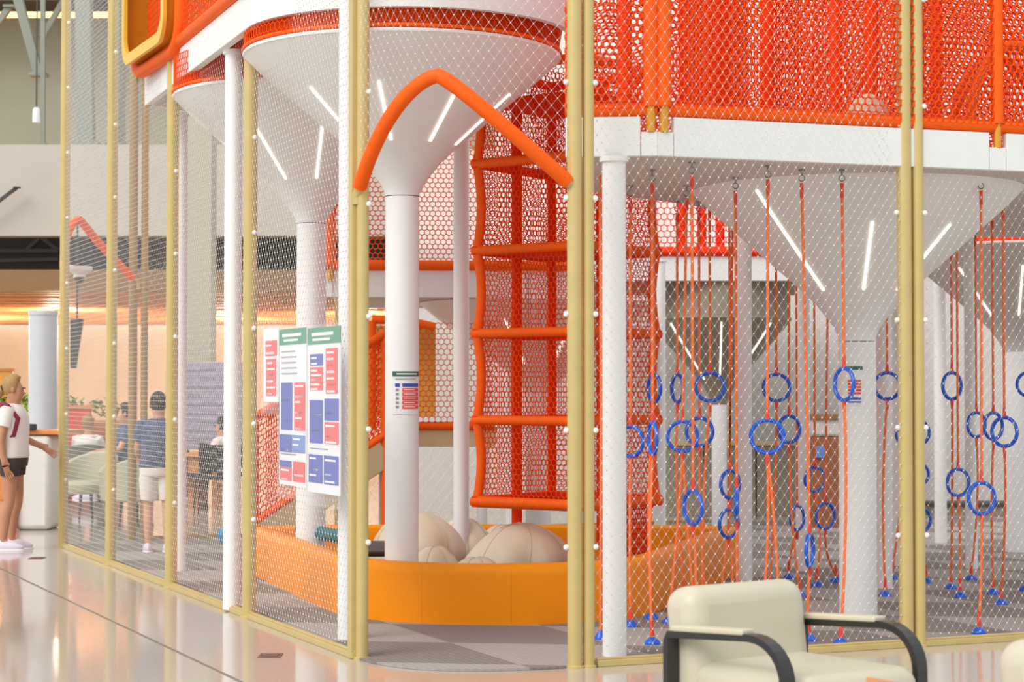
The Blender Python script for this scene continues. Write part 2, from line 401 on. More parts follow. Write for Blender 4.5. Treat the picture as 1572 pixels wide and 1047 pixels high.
# truss pieces in the void
for i, (x0, y0, x1, y1) in enumerate(((0, 385, 90, 385), (40, 384, 62, 364), (62, 364, 90, 384), (0, 400, 90, 398), (325, 400, 455, 398))):
    tag(MB().bar(at(x0, y0, 30.78), at(x1, y1, 30.78), 0.06, 0.06).build('void_truss', dark2),
        ('long grey truss bar high in the dark void', 'short truss web rising in the dark void', 'short truss web falling in the dark void', 'lower grey truss bar in the dark void', 'grey truss bar in the void right of the pier')[i], 'truss')
# wood slat ceiling of the cafe : countable slats
cz = at(0, 446, Yp).z
ceil_ = thing('ceiling_wood', (-9, 37, cz), 'wood slat ceiling of the cafe', None, kind='structure')
slat_me = None
for i in range(34):
    Yy = 30.2 + i * 0.46
    if slat_me is None:
        o = MB().box((-7, Yy, cz + 0.06), (26, 0.2, 0.12)).build('slat', wood, ceil_); slat_me = o; Y0 = Yy
    else:
        q = slat_me.copy(); C.objects.link(q); q.parent = ceil_; q.location = (0, Yy - Y0, random.uniform(-0.03, 0.03))
MB().box((-7, 38, cz + 0.25), (26, 16, 0.05)).build('backing_board', wood2, ceil_)
for i, (lx, ly) in enumerate(((-13, 33.5), (-8.5, 36.5), (-2.9, 38), (-11, 40), (-6, 40.5), (-1.5, 39.5))):  # fill lights added to brighten the cafe, each given a can and lens
    t = thing('added_cafe_light', (lx, ly, cz - 0.08), ('leftmost front', 'middle front', 'right front', 'leftmost rear', 'middle rear', 'right rear')[i] + ' added round fill light under the cafe wood ceiling', 'added fill light')
    MB().lathe([(0.06, cz - 0.06), (0.06, cz + 0.23)], (lx, ly, 0), 16).build('can', wood2, t, smooth=True)
    MB().lathe([(0.05, cz - 0.075), (0.05, cz - 0.062)], (lx, ly, 0), 16).build('lens', warml, t, smooth=True)
    ld = bpy.data.lights.new('cafe_fill', 'POINT'); ld.energy = 230; ld.specular_factor = 0.1; ld.color = (1, 0.86, 0.68); ld.shadow_soft_size = 0.2
    lo = bpy.data.objects.new('cafe_fill', ld); C.objects.link(lo); lo.location = (lx, ly, cz - 0.45)
# pale wall behind the play frame on the right
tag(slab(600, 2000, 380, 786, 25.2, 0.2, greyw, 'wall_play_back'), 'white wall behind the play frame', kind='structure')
diamond_panel('wall_net', (XY(560, 24.9), 24.9), (XY(1590, 24.9), 24.9), 0.02, 2.6, w=0.13, h=0.17, r=0.004, kr=0.008)
tag(bpy.data.objects['wall_net'], 'white rope net stretched before the rear white wall', 'net')

# ---------------------------------------------------------------- fence
def knob(mb, c): mb.ell(c, (0.017, 0.017, 0.017), 10, 6)
def post(p, r, label, m=gold, knobside=None, h=ZF, name='fence_post', group=None, extra=None):
    t = thing(name, (p.x, p.y, 0), label, 'post', group)
    MB().lathe([(r, 0.0), (r, h)], (p.x, p.y, 0), 20).build('pole', m, t, smooth=True)
    MB().lathe([(r + 0.012, 0.0), (r + 0.012, 0.012), (r, 0.016)], (p.x, p.y, 0), 20).build('foot_ring', m, t)
    if knobside is not None:
        src = None
        for k in range(int(h / 0.65) + 1):
            z = 0.02 + 0.65 * k + (0.62 if False else 0)
            if z < 0.3 or z > h: continue
            c = Vector((p.x, p.y, z)) + knobside * (r + 0.008)
            if src is None:
                mb = MB(); knob(mb, c); src = mb.build('knob', knobm, t, smooth=True); z0 = z
            else:
                q = src.copy(); C.objects.link(q); q.parent = t; q.location = (0, 0, z - z0)
    if extra: extra(t)
    return t
lab = ['', 'gold fence post left of the poster sleeves, beside a white column', 'gold fence post under the yellow porthole', 'second gold fence post from the walking woman', 'gold fence post at the far left corner, nearest the walking woman']
vis = (d1 * 0.75 + d2 * -0.2 - Vector((0, 0.8, 0))).normalized()
for i in range(1, 5):
    post(LP[i], 0.048, lab[i], gold, Vector((0.62, -0.78, 0)), h=4.16 if i == 2 else ZF, group='gold posts of the long fence side')
def corner_extra(t):
    MB().box(P5 + Vector((-0.022, 0.03, ZF / 2)), (0.06, 0.05, ZF), (d1, d2, UP)).build('channel', gold, t, bevel=0.006)
post(P5 + Vector((0.032, 0, 0)), 0.036, 'gold corner post left of the arched entrance', gold, Vector((0.85, -0.52, 0)), extra=corner_extra)
post(P6 + Vector((-0.01, 0, 0)), 0.042, 'thick gold post right of the arched entrance, left of its pair', gold, Vector((-0.95, -0.3, 0)))
post(P6 + Vector((0.068, 0.02, 0)), 0.032, 'slimmer gold post of the pair right of the entrance', gold, Vector((0.98, -0.2, 0)))
post(P7 + Vector((-0.045, 0, 0)), 0.044, 'left gold post of the pair before the hanging rings', gold, Vector((-0.95, -0.3, 0)))
post(P7 + Vector((0.04, 0.02, 0)), 0.036, 'right gold post of the pair before the hanging rings', gold, Vector((0.95, -0.3, 0)))
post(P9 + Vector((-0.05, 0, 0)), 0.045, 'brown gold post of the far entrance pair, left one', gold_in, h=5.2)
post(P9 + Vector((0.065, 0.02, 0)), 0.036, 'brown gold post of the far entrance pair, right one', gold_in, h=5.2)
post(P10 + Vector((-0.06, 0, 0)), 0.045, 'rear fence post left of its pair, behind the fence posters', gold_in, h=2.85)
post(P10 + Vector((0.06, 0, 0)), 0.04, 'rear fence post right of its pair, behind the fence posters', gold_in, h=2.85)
def rail(a, b, label, m=gold):
    mb = MB(); mb.bar(Vector((a.x, a.y, 0.018)), Vector((b.x, b.y, 0.018)), 0.055, 0.036)
    mb.bar(Vector((a.x, a.y, 0.042)), Vector((b.x, b.y, 0.042)), 0.025, 0.014)
    tag(mb.build('base_rail', m, bevel=0.004), label, 'rail')
rail(P1, P5, 'long gold base rail along the left fence'); rail(P6 + d2 * 0.12, P8, 'gold base rail along the fence before the rings')
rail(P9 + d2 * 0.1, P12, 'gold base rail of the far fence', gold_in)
nl = ['net of the fence bay holding the posters', 'net of the fence bay left of the poster bay', 'net of the fence bay under the yellow porthole', 'net of the fence bay nearest the walking woman']
for i in range(4):
    if i == 2:
        o = diamond_panel('fence_net', LP[3], P5 - d1 * 5.75, 0.07, ZF); o2 = diamond_panel('fence_net_low', P5 - d1 * 5.75, LP[2], 0.07, 4.16)
        o2.parent = o; o2.location = Vector(o2.location) - Vector(o.location); o2.name = 'low_net'
    else: o = diamond_panel('fence_net', LP[i + 1], LP[i], 0.07, ZF)
    tag(o, 'white rope ' + nl[i], 'net', 'white fence nets')
tag(diamond_panel('fence_net', P6 + d2 * 0.1, P7 - d2 * 0.08, 0.07, 5.0), 'white rope net of the fence bay behind the armchair', 'net', 'white fence nets')
tag(diamond_panel('fence_net', P7 + d2 * 0.08, P8, 0.07, 5.0), 'white rope net of the fence bay at the right picture edge', 'net', 'white fence nets')
tag(diamond_panel('fence_net', P9, P10, 0.07, 2.9, w=0.07, h=0.1), 'white rope net of the rear fence, behind the far entrance', 'net', 'white fence nets')
tag(diamond_panel('fence_net', P10, P12, 0.07, 2.3, w=0.07, h=0.1), 'white rope net of the rear fence, behind the soft pit', 'net', 'white fence nets')
# arched entrances, bent round the corner
def archz(s): return 2.67 + 0.62 * (1 - abs(2 * s - 1) ** 1.55) if s < 0.5 else 2.67 + 0.62 * (1 - abs(2 * s - 1) ** 1.2)
def arch(a, c, b, label, r, net=True):
    t = thing('entrance_arch', (c.x, c.y, 2.6), label, 'arch')
    pts = []
    for i in range(41):
        s = i / 40; q = bez(a, c, b, s); pts.append(Vector((q.x, q.y, archz(s))))
    MB().tube(pts[1:-1], r, 12).build('padding', orange, t, smooth=True)
    MB().tube([Vector((a.x, a.y, 2.62)), pts[0], pts[1], pts[2]], r * 0.7, 10).build('end_tube', gold, t, smooth=True)
    MB().tube([pts[-3], pts[-2], pts[-1], Vector((b.x, b.y, 2.6))], r * 0.7, 10).build('end_tube', gold, t, smooth=True)
    return t
arch(P5, CN, P6, 'orange padded pointed arch over the near entrance', 0.042)
arch(P1, CF, P9, 'orange padded pointed arch over the far entrance', 0.042)
def arch_net(a, c, b, label, w=0.058, h=0.082, z1=ZF, r=0.0006):
    L = sum((bez(a, c, b, (i + 1) / 30) - bez(a, c, b, i / 30)).length for i in range(30))
    nu = int(L / (w / 2)); nv = int((z1 - 2.6) / (h / 2)); A = []; B = []; K = []
    P = lambda i, j: Vector((*bez(a, c, b, i / nu).xy, 2.6 + j * h / 2))
    ok = lambda i, j: 0 <= i <= nu and 0 <= j <= nv and 2.6 + j * h / 2 > archz(i / nu) - 0.02
    for j in range(nv + 1):
        for i in range(nu + 1):
            if (i + j) % 2 or not ok(i, j): continue
            K.append(tuple(P(i, j)))
            for e in (-1, 1):
                if ok(i + e, j + 1): A.append(tuple(P(i, j))); B.append(tuple(P(i + e, j + 1)))
    tag(seg_net('fence_net', A, B, r, netw, None, K, 0.005), label, 'net', 'white fence nets')
arch_net(P5, CN, P6, 'white rope net filling the space above the near entrance arch')
arch_net(P1, CF, P9, 'white rope net above the far entrance arch', 0.07, 0.1)

# ---------------------------------------------------------------- columns and funnels
def column(x, Y, r, z1, label, z0=0.012, m=white):
    X = XY(x, Y); t = thing('support_column', (X, Y, 0), label, 'column', 'slim white columns')
    MB().lathe([(r, z0), (r, z1)], (X, Y, 0), 20).build('shaft', m, t, smooth=True)
    MB().lathe([(r + 0.015, z1 - 0.03), (r + 0.015, z1)], (X, Y, 0), 20).build('collar', m, t, smooth=True)
    return t
column(357, 13.75, 0.062, 3.95, 'slim white column between the left gold posts, under the deck beam')
column(534, 12.1, 0.06, 4.2, 'slim white column just left of the entrance corner post')
column(277, 16.7, 0.055, 3.93, 'slim white column close behind the post under the porthole')
column(708, 15.6, 0.063, 4.0, 'slim white column in the pit between the thick column and the net tower')
column(943, 11.32, 0.069, 2.9, 'white column wrapped behind the net right of the entrance')
column(1142, 15.4, 0.064, 2.9, 'slim white column behind the left group of rings')
column(1232, 16.7, 0.062, 2.48, 'slim white column left of the thick ring-area column')
column(1357, 15.2, 0.06, 2.9, 'slim white column just right of the thick ring-area column')
column(1377, 17.2, 0.05, 2.9, 'slim white column hidden by the gold pair before the rings')
column(1443, 19.8, 0.062, 2.9, 'slim white column far back between the right rings')
column(1490, 16.9, 0.052, 2.9, 'slim white column among the right group of rings')
column(1013, 20.0, 0.06, 2.9, 'slim white column behind the right edge of the net tower')
column(788, 21.0, 0.075, 2.5, 'slim white column behind the beanbags')
PROF = [(0.115, 0.0), (0.122, 0.03), (0.15, 0.09), (0.2, 0.16), (0.27, 0.25), (0.36, 0.34), (0.46, 0.43), (0.56, 0.52), (0.66, 0.61), (0.76, 0.70), (0.86, 0.79), (0.95, 0.87), (1.03, 0.95), (1.07, 0.99)]
def rprof(z, prof=PROF):
    for (a, b) in zip(prof, prof[1:]):
        if b[1] >= z: k = (z - a[1]) / (b[1] - a[1]); return a[0] + (b[0] - a[0]) * k
    return prof[-1][0]
def funnel(x, Y, zf, sc, label, strips, lip=0.03, hs=1.0, r0=None, mf=white):
    X = XY(x, Y); t = thing('funnel_column', (X, Y, 0), label, 'column', 'white funnel columns')
    pr = [(r * sc, z * hs) for r, z in PROF]; rs = r0 or pr[0][0]
    pr = [(max(r, rs), z) for r, z in pr]
    MB().lathe([(rs, 0.012), (rs, zf - 0.006)], (X, Y, 0), 32).build('shaft', white, t, smooth=True)
    MB().lathe([(r, zf + z) for r, z in pr] + [(pr[-1][0] - 0.01, zf + pr[-1][1] + lip)], (X, Y, 0), 56, caps=False).build('funnel', mf, t, smooth=True)
    zr = zf + pr[-1][1]
    MB().torus((X, Y, zr + lip * 0.5), pr[-1][0], max(0.012, lip * 0.5), Vector((1, 0, 0)), Vector((0, 1, 0)), 56, 8).build('rim', mf, t, smooth=True)
    for (ph, a0, a1) in strips:
        an = math.radians(ph); dr = Vector((math.sin(an), -math.cos(an), 0)); ta = Vector((math.cos(an), math.sin(an), 0)); mb = MB(); pts = []
        for i in range(7):
            z = (a0 + (a1 - a0) * i / 6) * hs; pts.append(Vector((X, Y, zf + z)) + dr * (rprof(z, pr) + 0.002))
        vs = []
        for p in pts: vs += [p - ta * 0.008 + dr * 0.006 - UP * 0.006, p + ta * 0.008 + dr * 0.006 - UP * 0.006, p + ta * 0.008 - dr * 0.01, p - ta * 0.008 - dr * 0.01]
        fs = [(0, 1, 2, 3), (27, 26, 25, 24)]
        for i in range(6):
            for k in range(4): fs.append((i * 4 + k, i * 4 + 4 + k, i * 4 + 4 + (k + 1) % 4, i * 4 + (k + 1) % 4))
        mb.add(vs, fs).build('light_strip', lightm, t)
    return t
st = lambda off, step, a0, a1: [((off + k * step + 180) % 360 - 180, a0, a1) for k in range(int(round(360 / step))) if abs((off + k * step + 180) % 360 - 180) < 60 or abs((off + k * step + 180) % 360 - 180) > 125]
funnel(617, 13.3, 2.87, 1.0, 'large white funnel column rising out of the orange pit under the arch', st(-8, 40, 0.36, 0.71) + [(72, 0.36, 0.71)], hs=0.94)
funnel(477.5, 15.33, 2.86, 1.0, 'white funnel column behind the fence posters', st(12, 40, 0.33, 0.72), hs=0.97)
funnel(1316, 13.3, 1.88, 1.03, 'thick white funnel column in the middle of the hanging rings', [(-47, 0.33, 0.94), (-3, 0.33, 0.73), (37, 0.33, 0.73), (130, 0.33, 0.73), (175, 0.33, 0.73), (220, 0.33, 0.73)], hs=1.02, r0=0.127)
funnel(1104, 22.05, 1.40, 0.75, 'funnel column in shade-toned taupe behind the left group of rings', st(-4, 45, 0.3, 0.95), hs=0.95, r0=0.085, mf=taupe)  # taupe puts the shade on this white funnel into its colour
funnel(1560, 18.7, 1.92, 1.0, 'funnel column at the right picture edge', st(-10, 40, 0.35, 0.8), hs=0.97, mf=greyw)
funnel(826, 19.3, 1.5, 1.08, 'white funnel column behind the net tower', st(20, 40, 0.35, 0.8), hs=0.9)

# ---------------------------------------------------------------- decks
def fascia_path(t, pts, z0, z1, th, m, closed=False, name='fascia', inward=1):
    n = len(pts)
    for i in range(n - 1):
        a, b = Vector((*pts[i][:2], 0)), Vector((*pts[i + 1][:2], 0)); e = (b - a); L = e.length; e.normalize(); nn = Vector((-e.y, e.x, 0)) * inward
        MB().box((a + b) / 2 + nn * th / 2 + UP * (z0 + z1) / 2, (L - 0.004, th, z1 - z0), (e, nn, UP)).build(name, m, t, bevel=0.004)
def pad_rail(t, pts, r, m=orange, name='padded_rail'):
    MB().tube(pts, r, 10).build(name, m, t, smooth=True)
# --- high deck on the left (over the two left funnels)
ZL0, ZL1 = 3.95, 4.19
A = Vector((XY(617, 13.3), 13.3, 0)); Bc = Vector((XY(477.5, 15.33), 15.33, 0))
bl0 = Vector((-3.10, 16.42, 0)); RA = 1.13
tdir = Vector((-0.915, -0.403, 0))
arc = [A + Vector((0.05, 0, 0)) + Vector((math.cos(a), math.sin(a), 0)) * RA for a in [math.radians(204 + 14.4 * i) for i in range(11)]]
hd = thing('play_deck', (A.x, 14.5, ZL0), 'high white deck over the two left funnel columns', 'deck')
fascia_path(hd, [bl0 + Vector((0.5, 0.55, 0)), bl0], ZL0, ZL1, 0.06, whiteg)
fascia_path(hd, [bl0, bl0.lerp(arc[0], 0.5), arc[0]], ZL0, ZL1, 0.06, whiteg)
m = MB()
n = len(arc); vs = []
for p in arc:
    dr = (p - A).normalized(); vs += [Vector((p.x, p.y, ZL0)), Vector((p.x, p.y, ZL1 + 0.02)), Vector((p.x, p.y, ZL1 + 0.02)) - dr * 0.05, Vector((p.x, p.y, ZL0)) - dr * 0.05]
dense = [A + Vector((0.05, 0, 0)) + Vector((math.cos(a), math.sin(a), 0)) * RA for a in [math.radians(204 + 144 * i / 48) for i in range(49)]]
vs = []
for p in dense:
    dr = (p - A).normalized(); vs += [Vector((p.x, p.y, ZL0)), Vector((p.x, p.y, ZL1 + 0.02)), Vector((p.x, p.y, ZL1 + 0.02)) - dr * 0.05, Vector((p.x, p.y, ZL0)) - dr * 0.05]
fs = []
for i in range(48):
    for k in range(4): fs.append((i * 4 + k, i * 4 + (k + 1) % 4, i * 4 + 4 + (k + 1) % 4, i * 4 + 4 + k))
m.add(vs, fs).build('round_fascia', whiteg, hd, smooth=True)
top = [bl0 + Vector((0.5, 0.5, 0)), bl0 + Vector((0.05, 0, 0))] + [A + (p - A) * 0.97 for p in dense] + [Vector((0.35, 15.6, 0)), Vector((-0.4, 17.2, 0)), Vector((-2.0, 17.6, 0))]
MB().prism(top, ZL1 - 0.05, ZL1).build('deck_board', greyw, hd)
# orange net skirts between funnel rims and deck
for (c, R, zr) in ((A, 1.08, 3.80), (Bc, 1.08, 3.82)):
    U = 2 * math.pi * (R + 0.02); Vv = ZL1 - 0.05 - zr
    P = (lambda c, R, zr, U: (lambda u, v: (c.x + (R - 0.01) * math.cos(2 * math.pi * u / U), c.y + (R - 0.01) * math.sin(2 * math.pi * u / U), zr + v)))(c, R, zr, U)
    hexnet('skirt_net', P, U, Vv, 0.05, 0.0045, orange2, hd)
    MB().torus((c.x, c.y, zr + 0.045), R, 0.012, Vector((1, 0, 0)), Vector((0, 1, 0)), 48, 8).build('skirt_hoop', orange, hd, smooth=True)
    MB().lathe([(R - 0.06, zr), (R - 0.06, ZL1 - 0.05)], (c.x, c.y, 0), 48, caps=False).build('skirt_lining', orange2, hd, smooth=True)
# padded rail and net over the beam
be = arc[0]
pad_rail(hd, [Vector((bl0.x, bl0.y, ZL1 + 0.05)), Vector((be.x, be.y, ZL1 + 0.05))], 0.05)
hexwall('enclosure_net', bl0, be, ZL1, 5.3, 0.055, 0.0045, orange2, hd)
pad_rail(hd, [p + UP * (ZL1 + 0.16) for p in dense], 0.03)
Pd = lambda u, v: (lambda q: (q.x, q.y, ZL1 + 0.2 + v))(A + Vector((0.05, 0, 0)) + Vector((math.cos(math.radians(204) + u / RA), math.sin(math.radians(204) + u / RA), 0)) * (RA - 0.12))
hexnet('enclosure_net', Pd, RA * math.radians(144), 1.0, 0.055, 0.0045, orange2, hd)
# --- right deck over the rings
ZR0, ZR1 = 2.9, 3.14
R0 = Vector((0.31, 11.32, 0)); R1 = Vector((0.845, 11.27, 0)); R2 = Vector((3.12, 12.03, 0)); R3 = Vector((5.2, 12.75, 0))
rd = thing('play_deck', (1.8, 13, ZR0), 'white deck with orange net walls above the hanging rings', 'deck')
ef = (R3 - R1).normalized(); el = (R1 - R0).normalized(); qn = R1 + ef * 2.27
for seg in ((R0 + Vector((0.06, 0.9, 0)), R0), (R0, R1 - el * 0.1), (R1 + ef * 0.1, qn - ef * 0.06), (qn + ef * 0.06, R3)): fascia_path(rd, list(seg), ZR0, ZR1 - 0.01, 0.05, whiteg)
for seg in ((R1 - el * 0.1, R1), (R1, R1 + ef * 0.1), (qn - ef * 0.06, qn + ef * 0.06)): fascia_path(rd, list(seg), ZR0, ZR1 - 0.1, 0.05, whiteg, name='fascia_notch')
MB().prism([R0 + Vector((0.03, 0.03, 0)), R1 + Vector((0, 0.03, 0)), R3 + Vector((0, 0.03, 0)), Vector((5.2, 17.4, 0)), Vector((2.3, 16.9, 0)), Vector((1.75, 15.1, 0)), Vector((1.25, 14.2, 0)), Vector((0.4, 13.2, 0))], ZR0 + 0.005, ZR0 + 0.06).build('deck_board', greyw, rd)
off = Vector((0, 0.04, 0))
pad_rail(rd, [R0 + off + UP * (ZR1 + 0.035), R1 + off + UP * (ZR1 + 0.035)], 0.042)
pad_rail(rd, [R1 + off + UP * (ZR1 + 0.035), R3 + off + UP * (ZR1 + 0.035)], 0.042)
def padpost(t, p, z0, z1, r, feet=True, m=orange):
    MB().tube([Vector((p.x, p.y, z0)), Vector((p.x, p.y, z1))], r, 12).build('padded_post', m, t, smooth=True)
    if feet: MB().tube([Vector((p.x, p.y, z0 - 0.15)), Vector((p.x, p.y, z0 + 0.005))], r * 0.62, 10).build('post_foot', brass, t, smooth=True)
padpost(rd, R1 + Vector((-0.04, 0.02, 0)), ZR1 + 0.05, 4.6, 0.046); padpost(rd, R1 + Vector((0.035, 0.025, 0)), ZR1 + 0.05, 4.6, 0.046)
q = R1 + (R3 - R1).normalized() * 2.27; padpost(rd, q + Vector((0, 0.02, 0)), ZR1 + 0.05, 4.6, 0.04)
padpost(rd, R0 + Vector((0.05, 0.04, 0)), ZR1 + 0.02, 4.6, 0.05, False)
hexwall('enclosure_net', R0, R1, ZR1 + 0.02, 4.4, 0.046, 0.0066, orange2, rd)
hexwall('enclosure_net', R1, R3, ZR1 + 0.02, 4.4, 0.048, 0.0066, orange2, rd)
hexwall('enclosure_net', R0 + Vector((0.1, 0.16, 0)), R1 + Vector((-0.35, 0.16, 0)), ZR1 + 0.02, 4.4, 0.04, 0.006, orange2, rd)
# inner net walls and hoops upstairs
i0 = Vector((0.62, 13.2, 0)); i1 = Vector((5.2, 15.0, 0))
hexwall('inner_net', i0 + Vector((0, 1.6, 0)), i1 + Vector((0, 1.6, 0)), ZR1, 4.8, 0.055, 0.007, rednet, rd)
hexwall('inner_net', i0, i1, ZR1, 4.6, 0.05, 0.0066, rednet, rd)
hexwall('inner_net', Vector((1.4, 11.6, 0)), Vector((1.15, 13.4, 0)), ZR1, 4.6, 0.05, 0.0066, rednet, rd)
hexwall('inner_net', Vector((2.55, 12.0, 0)), Vector((1.9, 14.2, 0)), ZR1, 4.6, 0.05, 0.0066, rednet, rd)
hexwall('inner_net', Vector((2.6, 12.5, 0)), Vector((4.4, 12.95, 0)), ZR1, 4.6, 0.05, 0.0066, rednet, rd)
for (x, Y) in ((1110, 12.8), (1285, 13.2), (1340, 12.6), (1180, 13.6), (960, 12.4), (1440, 13.5)):
    padpost(rd, Vector((XY(x, Y), Y, 0)), ZR1, 4.6, 0.045, False, rednet)
hc = Vector((XY(1562, 12.6), 12.6, ZR1)); hp = [hc + Vector((0.32 * math.cos(a), 0.08 * math.cos(a), 0.02 + 0.62 * math.sin(a))) for a in [math.pi * i / 20 for i in range(21)]]
pad_rail(rd, hp, 0.035, orange, 'tunnel_hoop')
pad_rail(rd, [Vector((h.x, h.y + 0.5, h.z)) for h in hp], 0.035, orange, 'tunnel_hoop')
pad_rail(rd, [i0 + UP * (ZR1 + 0.04), i1 + UP * (ZR1 + 0.04)], 0.04, rednet)
# --- mid deck behind the pit
md = thing('play_deck', (XY(620, 18), 18.0, 2.42), 'white deck with orange net wall behind the thick column', 'deck')
ma = Vector((XY(500, 18.0), 18.0, 0)); mb_ = Vector((XY(905, 18.2), 18.2, 0)); zM0, zM1 = at(600, 456, 18).z, at(600, 415, 18).z
fascia_path(md, [ma + Vector((0.2, 1.3, 0)), ma, mb_], zM0, zM1, 0.06, whiteg)
MB().prism([ma + Vector((0.03, 0.03, 0)), mb_ + Vector((0, 0.03, 0)), mb_ + Vector((0.2, 2.6, 0)), ma + Vector((0.2, 2.6, 0))], zM0 + 0.01, zM0 + 0.07).build('deck_board', greyw, md)
pad_rail(md, [ma + UP * (zM1 + 0.05), mb_ + UP * (zM1 + 0.05)], 0.05)
hexwall('enclosure_net', ma, mb_, zM1 + 0.05, 4.2, 0.05, 0.0052, orange2, md)
padpost(md, ma + Vector((0.04, 0, 0)), zM1 + 0.05, zM1 + 0.55, 0.05)
pad_rail(md, [ma + Vector((0.04, 0, zM1 + 0.5)), ma + Vector((0.06, 0.02, zM1 + 0.62)), ma + Vector((0.16, 0.05, zM1 + 0.74)), ma + Vector((0.4, 0.1, zM1 + 0.95))], 0.05)
# --- back deck behind the rings
bd = thing('play_deck', (XY(1140, 21.3), 21.3, 2.7), 'rear white deck with red net wall behind the rings', 'deck')
ba = Vector((XY(860, 21.2), 21.2, 0)); bb = Vector((XY(1290, 21.2), 21.2, 0)); z0, z1 = at(1100, 431, 21.2).z, at(1100, 393, 21.2).z
fascia_path(bd, [ba, bb], z0, z1, 0.06, whiteg)
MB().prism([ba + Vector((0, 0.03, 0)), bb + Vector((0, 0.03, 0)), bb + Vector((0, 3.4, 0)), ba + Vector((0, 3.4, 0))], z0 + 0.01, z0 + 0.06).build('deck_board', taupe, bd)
pad_rail(bd, [ba + UP * (z1 + 0.05), bb + UP * (z1 + 0.05)], 0.055, rednet)
hexwall('enclosure_net', ba, bb, z1 + 0.05, 4.2, 0.07, 0.007, rednet, bd)
for x in (1047, 1078, 1106, 1135, 1160): padpost(bd, Vector((XY(x, 21.25), 21.25, 0)), z1 + 0.05, 4.2, 0.05, x == 1106, rednet)
dX = XY(1104, 22.05); MB().lathe([(0.80, 2.34), (0.80, z0 + 0.02)], (dX, 21.0 + 1.05, 0), 40).build('round_drum', taupe, bd, smooth=True)  # drum in the same taupe, its shade put into the colour
# --- red padded beam at the right
rb = thing('cross_beam', (XY(1520, 19), 19, 2.95), 'white cross beam with red padding near the right picture edge', 'beam')
za, zb_ = at(1500, 343, 19).z, at(1500, 360, 19).z
MB().box((XY(1540, 19), 19, (za + zb_) / 2), (XY(1640, 19) - XY(1436, 19), 0.1, za - zb_)).build('beam', whiteg, rb, bevel=0.005)
MB().tube([Vector((XY(1436, 19), 18.95, zb_ - 0.05)), Vector((XY(1640, 19), 18.95, zb_ - 0.05))], 0.05, 10).build('padding', rednet, rb, smooth=True)

# ---------------------------------------------------------------- net tower
tw = thing('net_tower', (0.3, 14.2, 0.7), 'tall orange climbing tower of honeycomb net and padded frames', 'climbing tower')
ta, tb_, tc_ = Vector((XY(737, 14.3), 14.3, 0)), Vector((XY(897, 13.75), 13.75, 0)), Vector((XY(1003, 14.5), 14.5, 0)); td = ta + tc_ - tb_
levels = [at(737, y, 14.3).z for y in (770, 645, 512, 385, 252)] + [3.9]
def flare(z):  # bays belly outwards at the rungs
    return 1.0
for (p, r) in ((ta, 0.035), (tb_, 0.035), (tc_, 0.035), (td, 0.035)):
    pts = []
    for i in range(len(levels) - 1):
        for k in range(6):
            f = k / 6; z = levels[i] + (levels[i + 1] - levels[i]) * f; c = (ta + tc_) / 2
            bul = 1.035 - 0.05 * math.sin(math.pi * f); q = c + (p - c) * bul; pts.append(Vector((q.x, q.y, z)))
    q = c + (p - c) * 1.035; pts.append(Vector((q.x, q.y, levels[-1])))
    MB().tube(pts, r, 10).build('padded_post', orange if p is not td else rednet, tw, smooth=True)
c = (ta + tc_) / 2; ex = lambda p, k: c + (p - c) * k
for zi, z in enumerate(levels):
    for (p, q) in ((ta, tb_), (tb_, tc_), (tc_, td), (td, ta)):
        e = (q - p).normalized() * 0.03
        MB().tube([ex(p, 1.04) - e + UP * z, ex(q, 1.04) + e + UP * z], 0.036 if zi else 0.042, 10).build('rung', orange if (p is ta or p is tb_) else rednet, tw, smooth=True)
for (p, q, mm) in ((ta, tb_, orange2), (tb_, tc_, orange2), (tc_, td, orange2), (td, ta, orange2)):
    hexwall('side_net', p, q, levels[0], levels[-1], 0.043, 0.0038, mm, tw)
# middle posts and floor pads
for (p, q) in ((td, ta), (tc_, td)):
    mm_ = (p + q) / 2; MB().tube([Vector((mm_.x, mm_.y, 0.35)), Vector((mm_.x, mm_.y, levels[-1]))], 0.04, 10).build('inner_post', rednet, tw, smooth=True)
def tri_shelf(z, k):
    MB().prism([ex(p, 0.98) for p in k], z - 0.02, z + 0.02).build('climbing_shelf', rednet, tw)
tri_shelf(levels[3], (ta, td, tc_)); tri_shelf(levels[4] + 0.45, (ta, tb_, tc_, td))
hexwall('inner_net', ta.lerp(tb_, 0.5), td.lerp(tc_, 0.5), levels[4], levels[-1], 0.05, 0.005, rednet, tw)
# tapered net chute under the right side
Pch = lambda u, v: tuple((tb_.lerp(tc_, 0.45 + 0.55 * u) + Vector((0, 0, levels[0] - 0.4 * v))) + Vector((-0.05 * v * u, 0, 0)))
hexnet('chute_net', lambda u, v: Pch(u / 0.6, v / 0.4), 0.6, 0.4, 0.04, 0.007, rednet, tw)

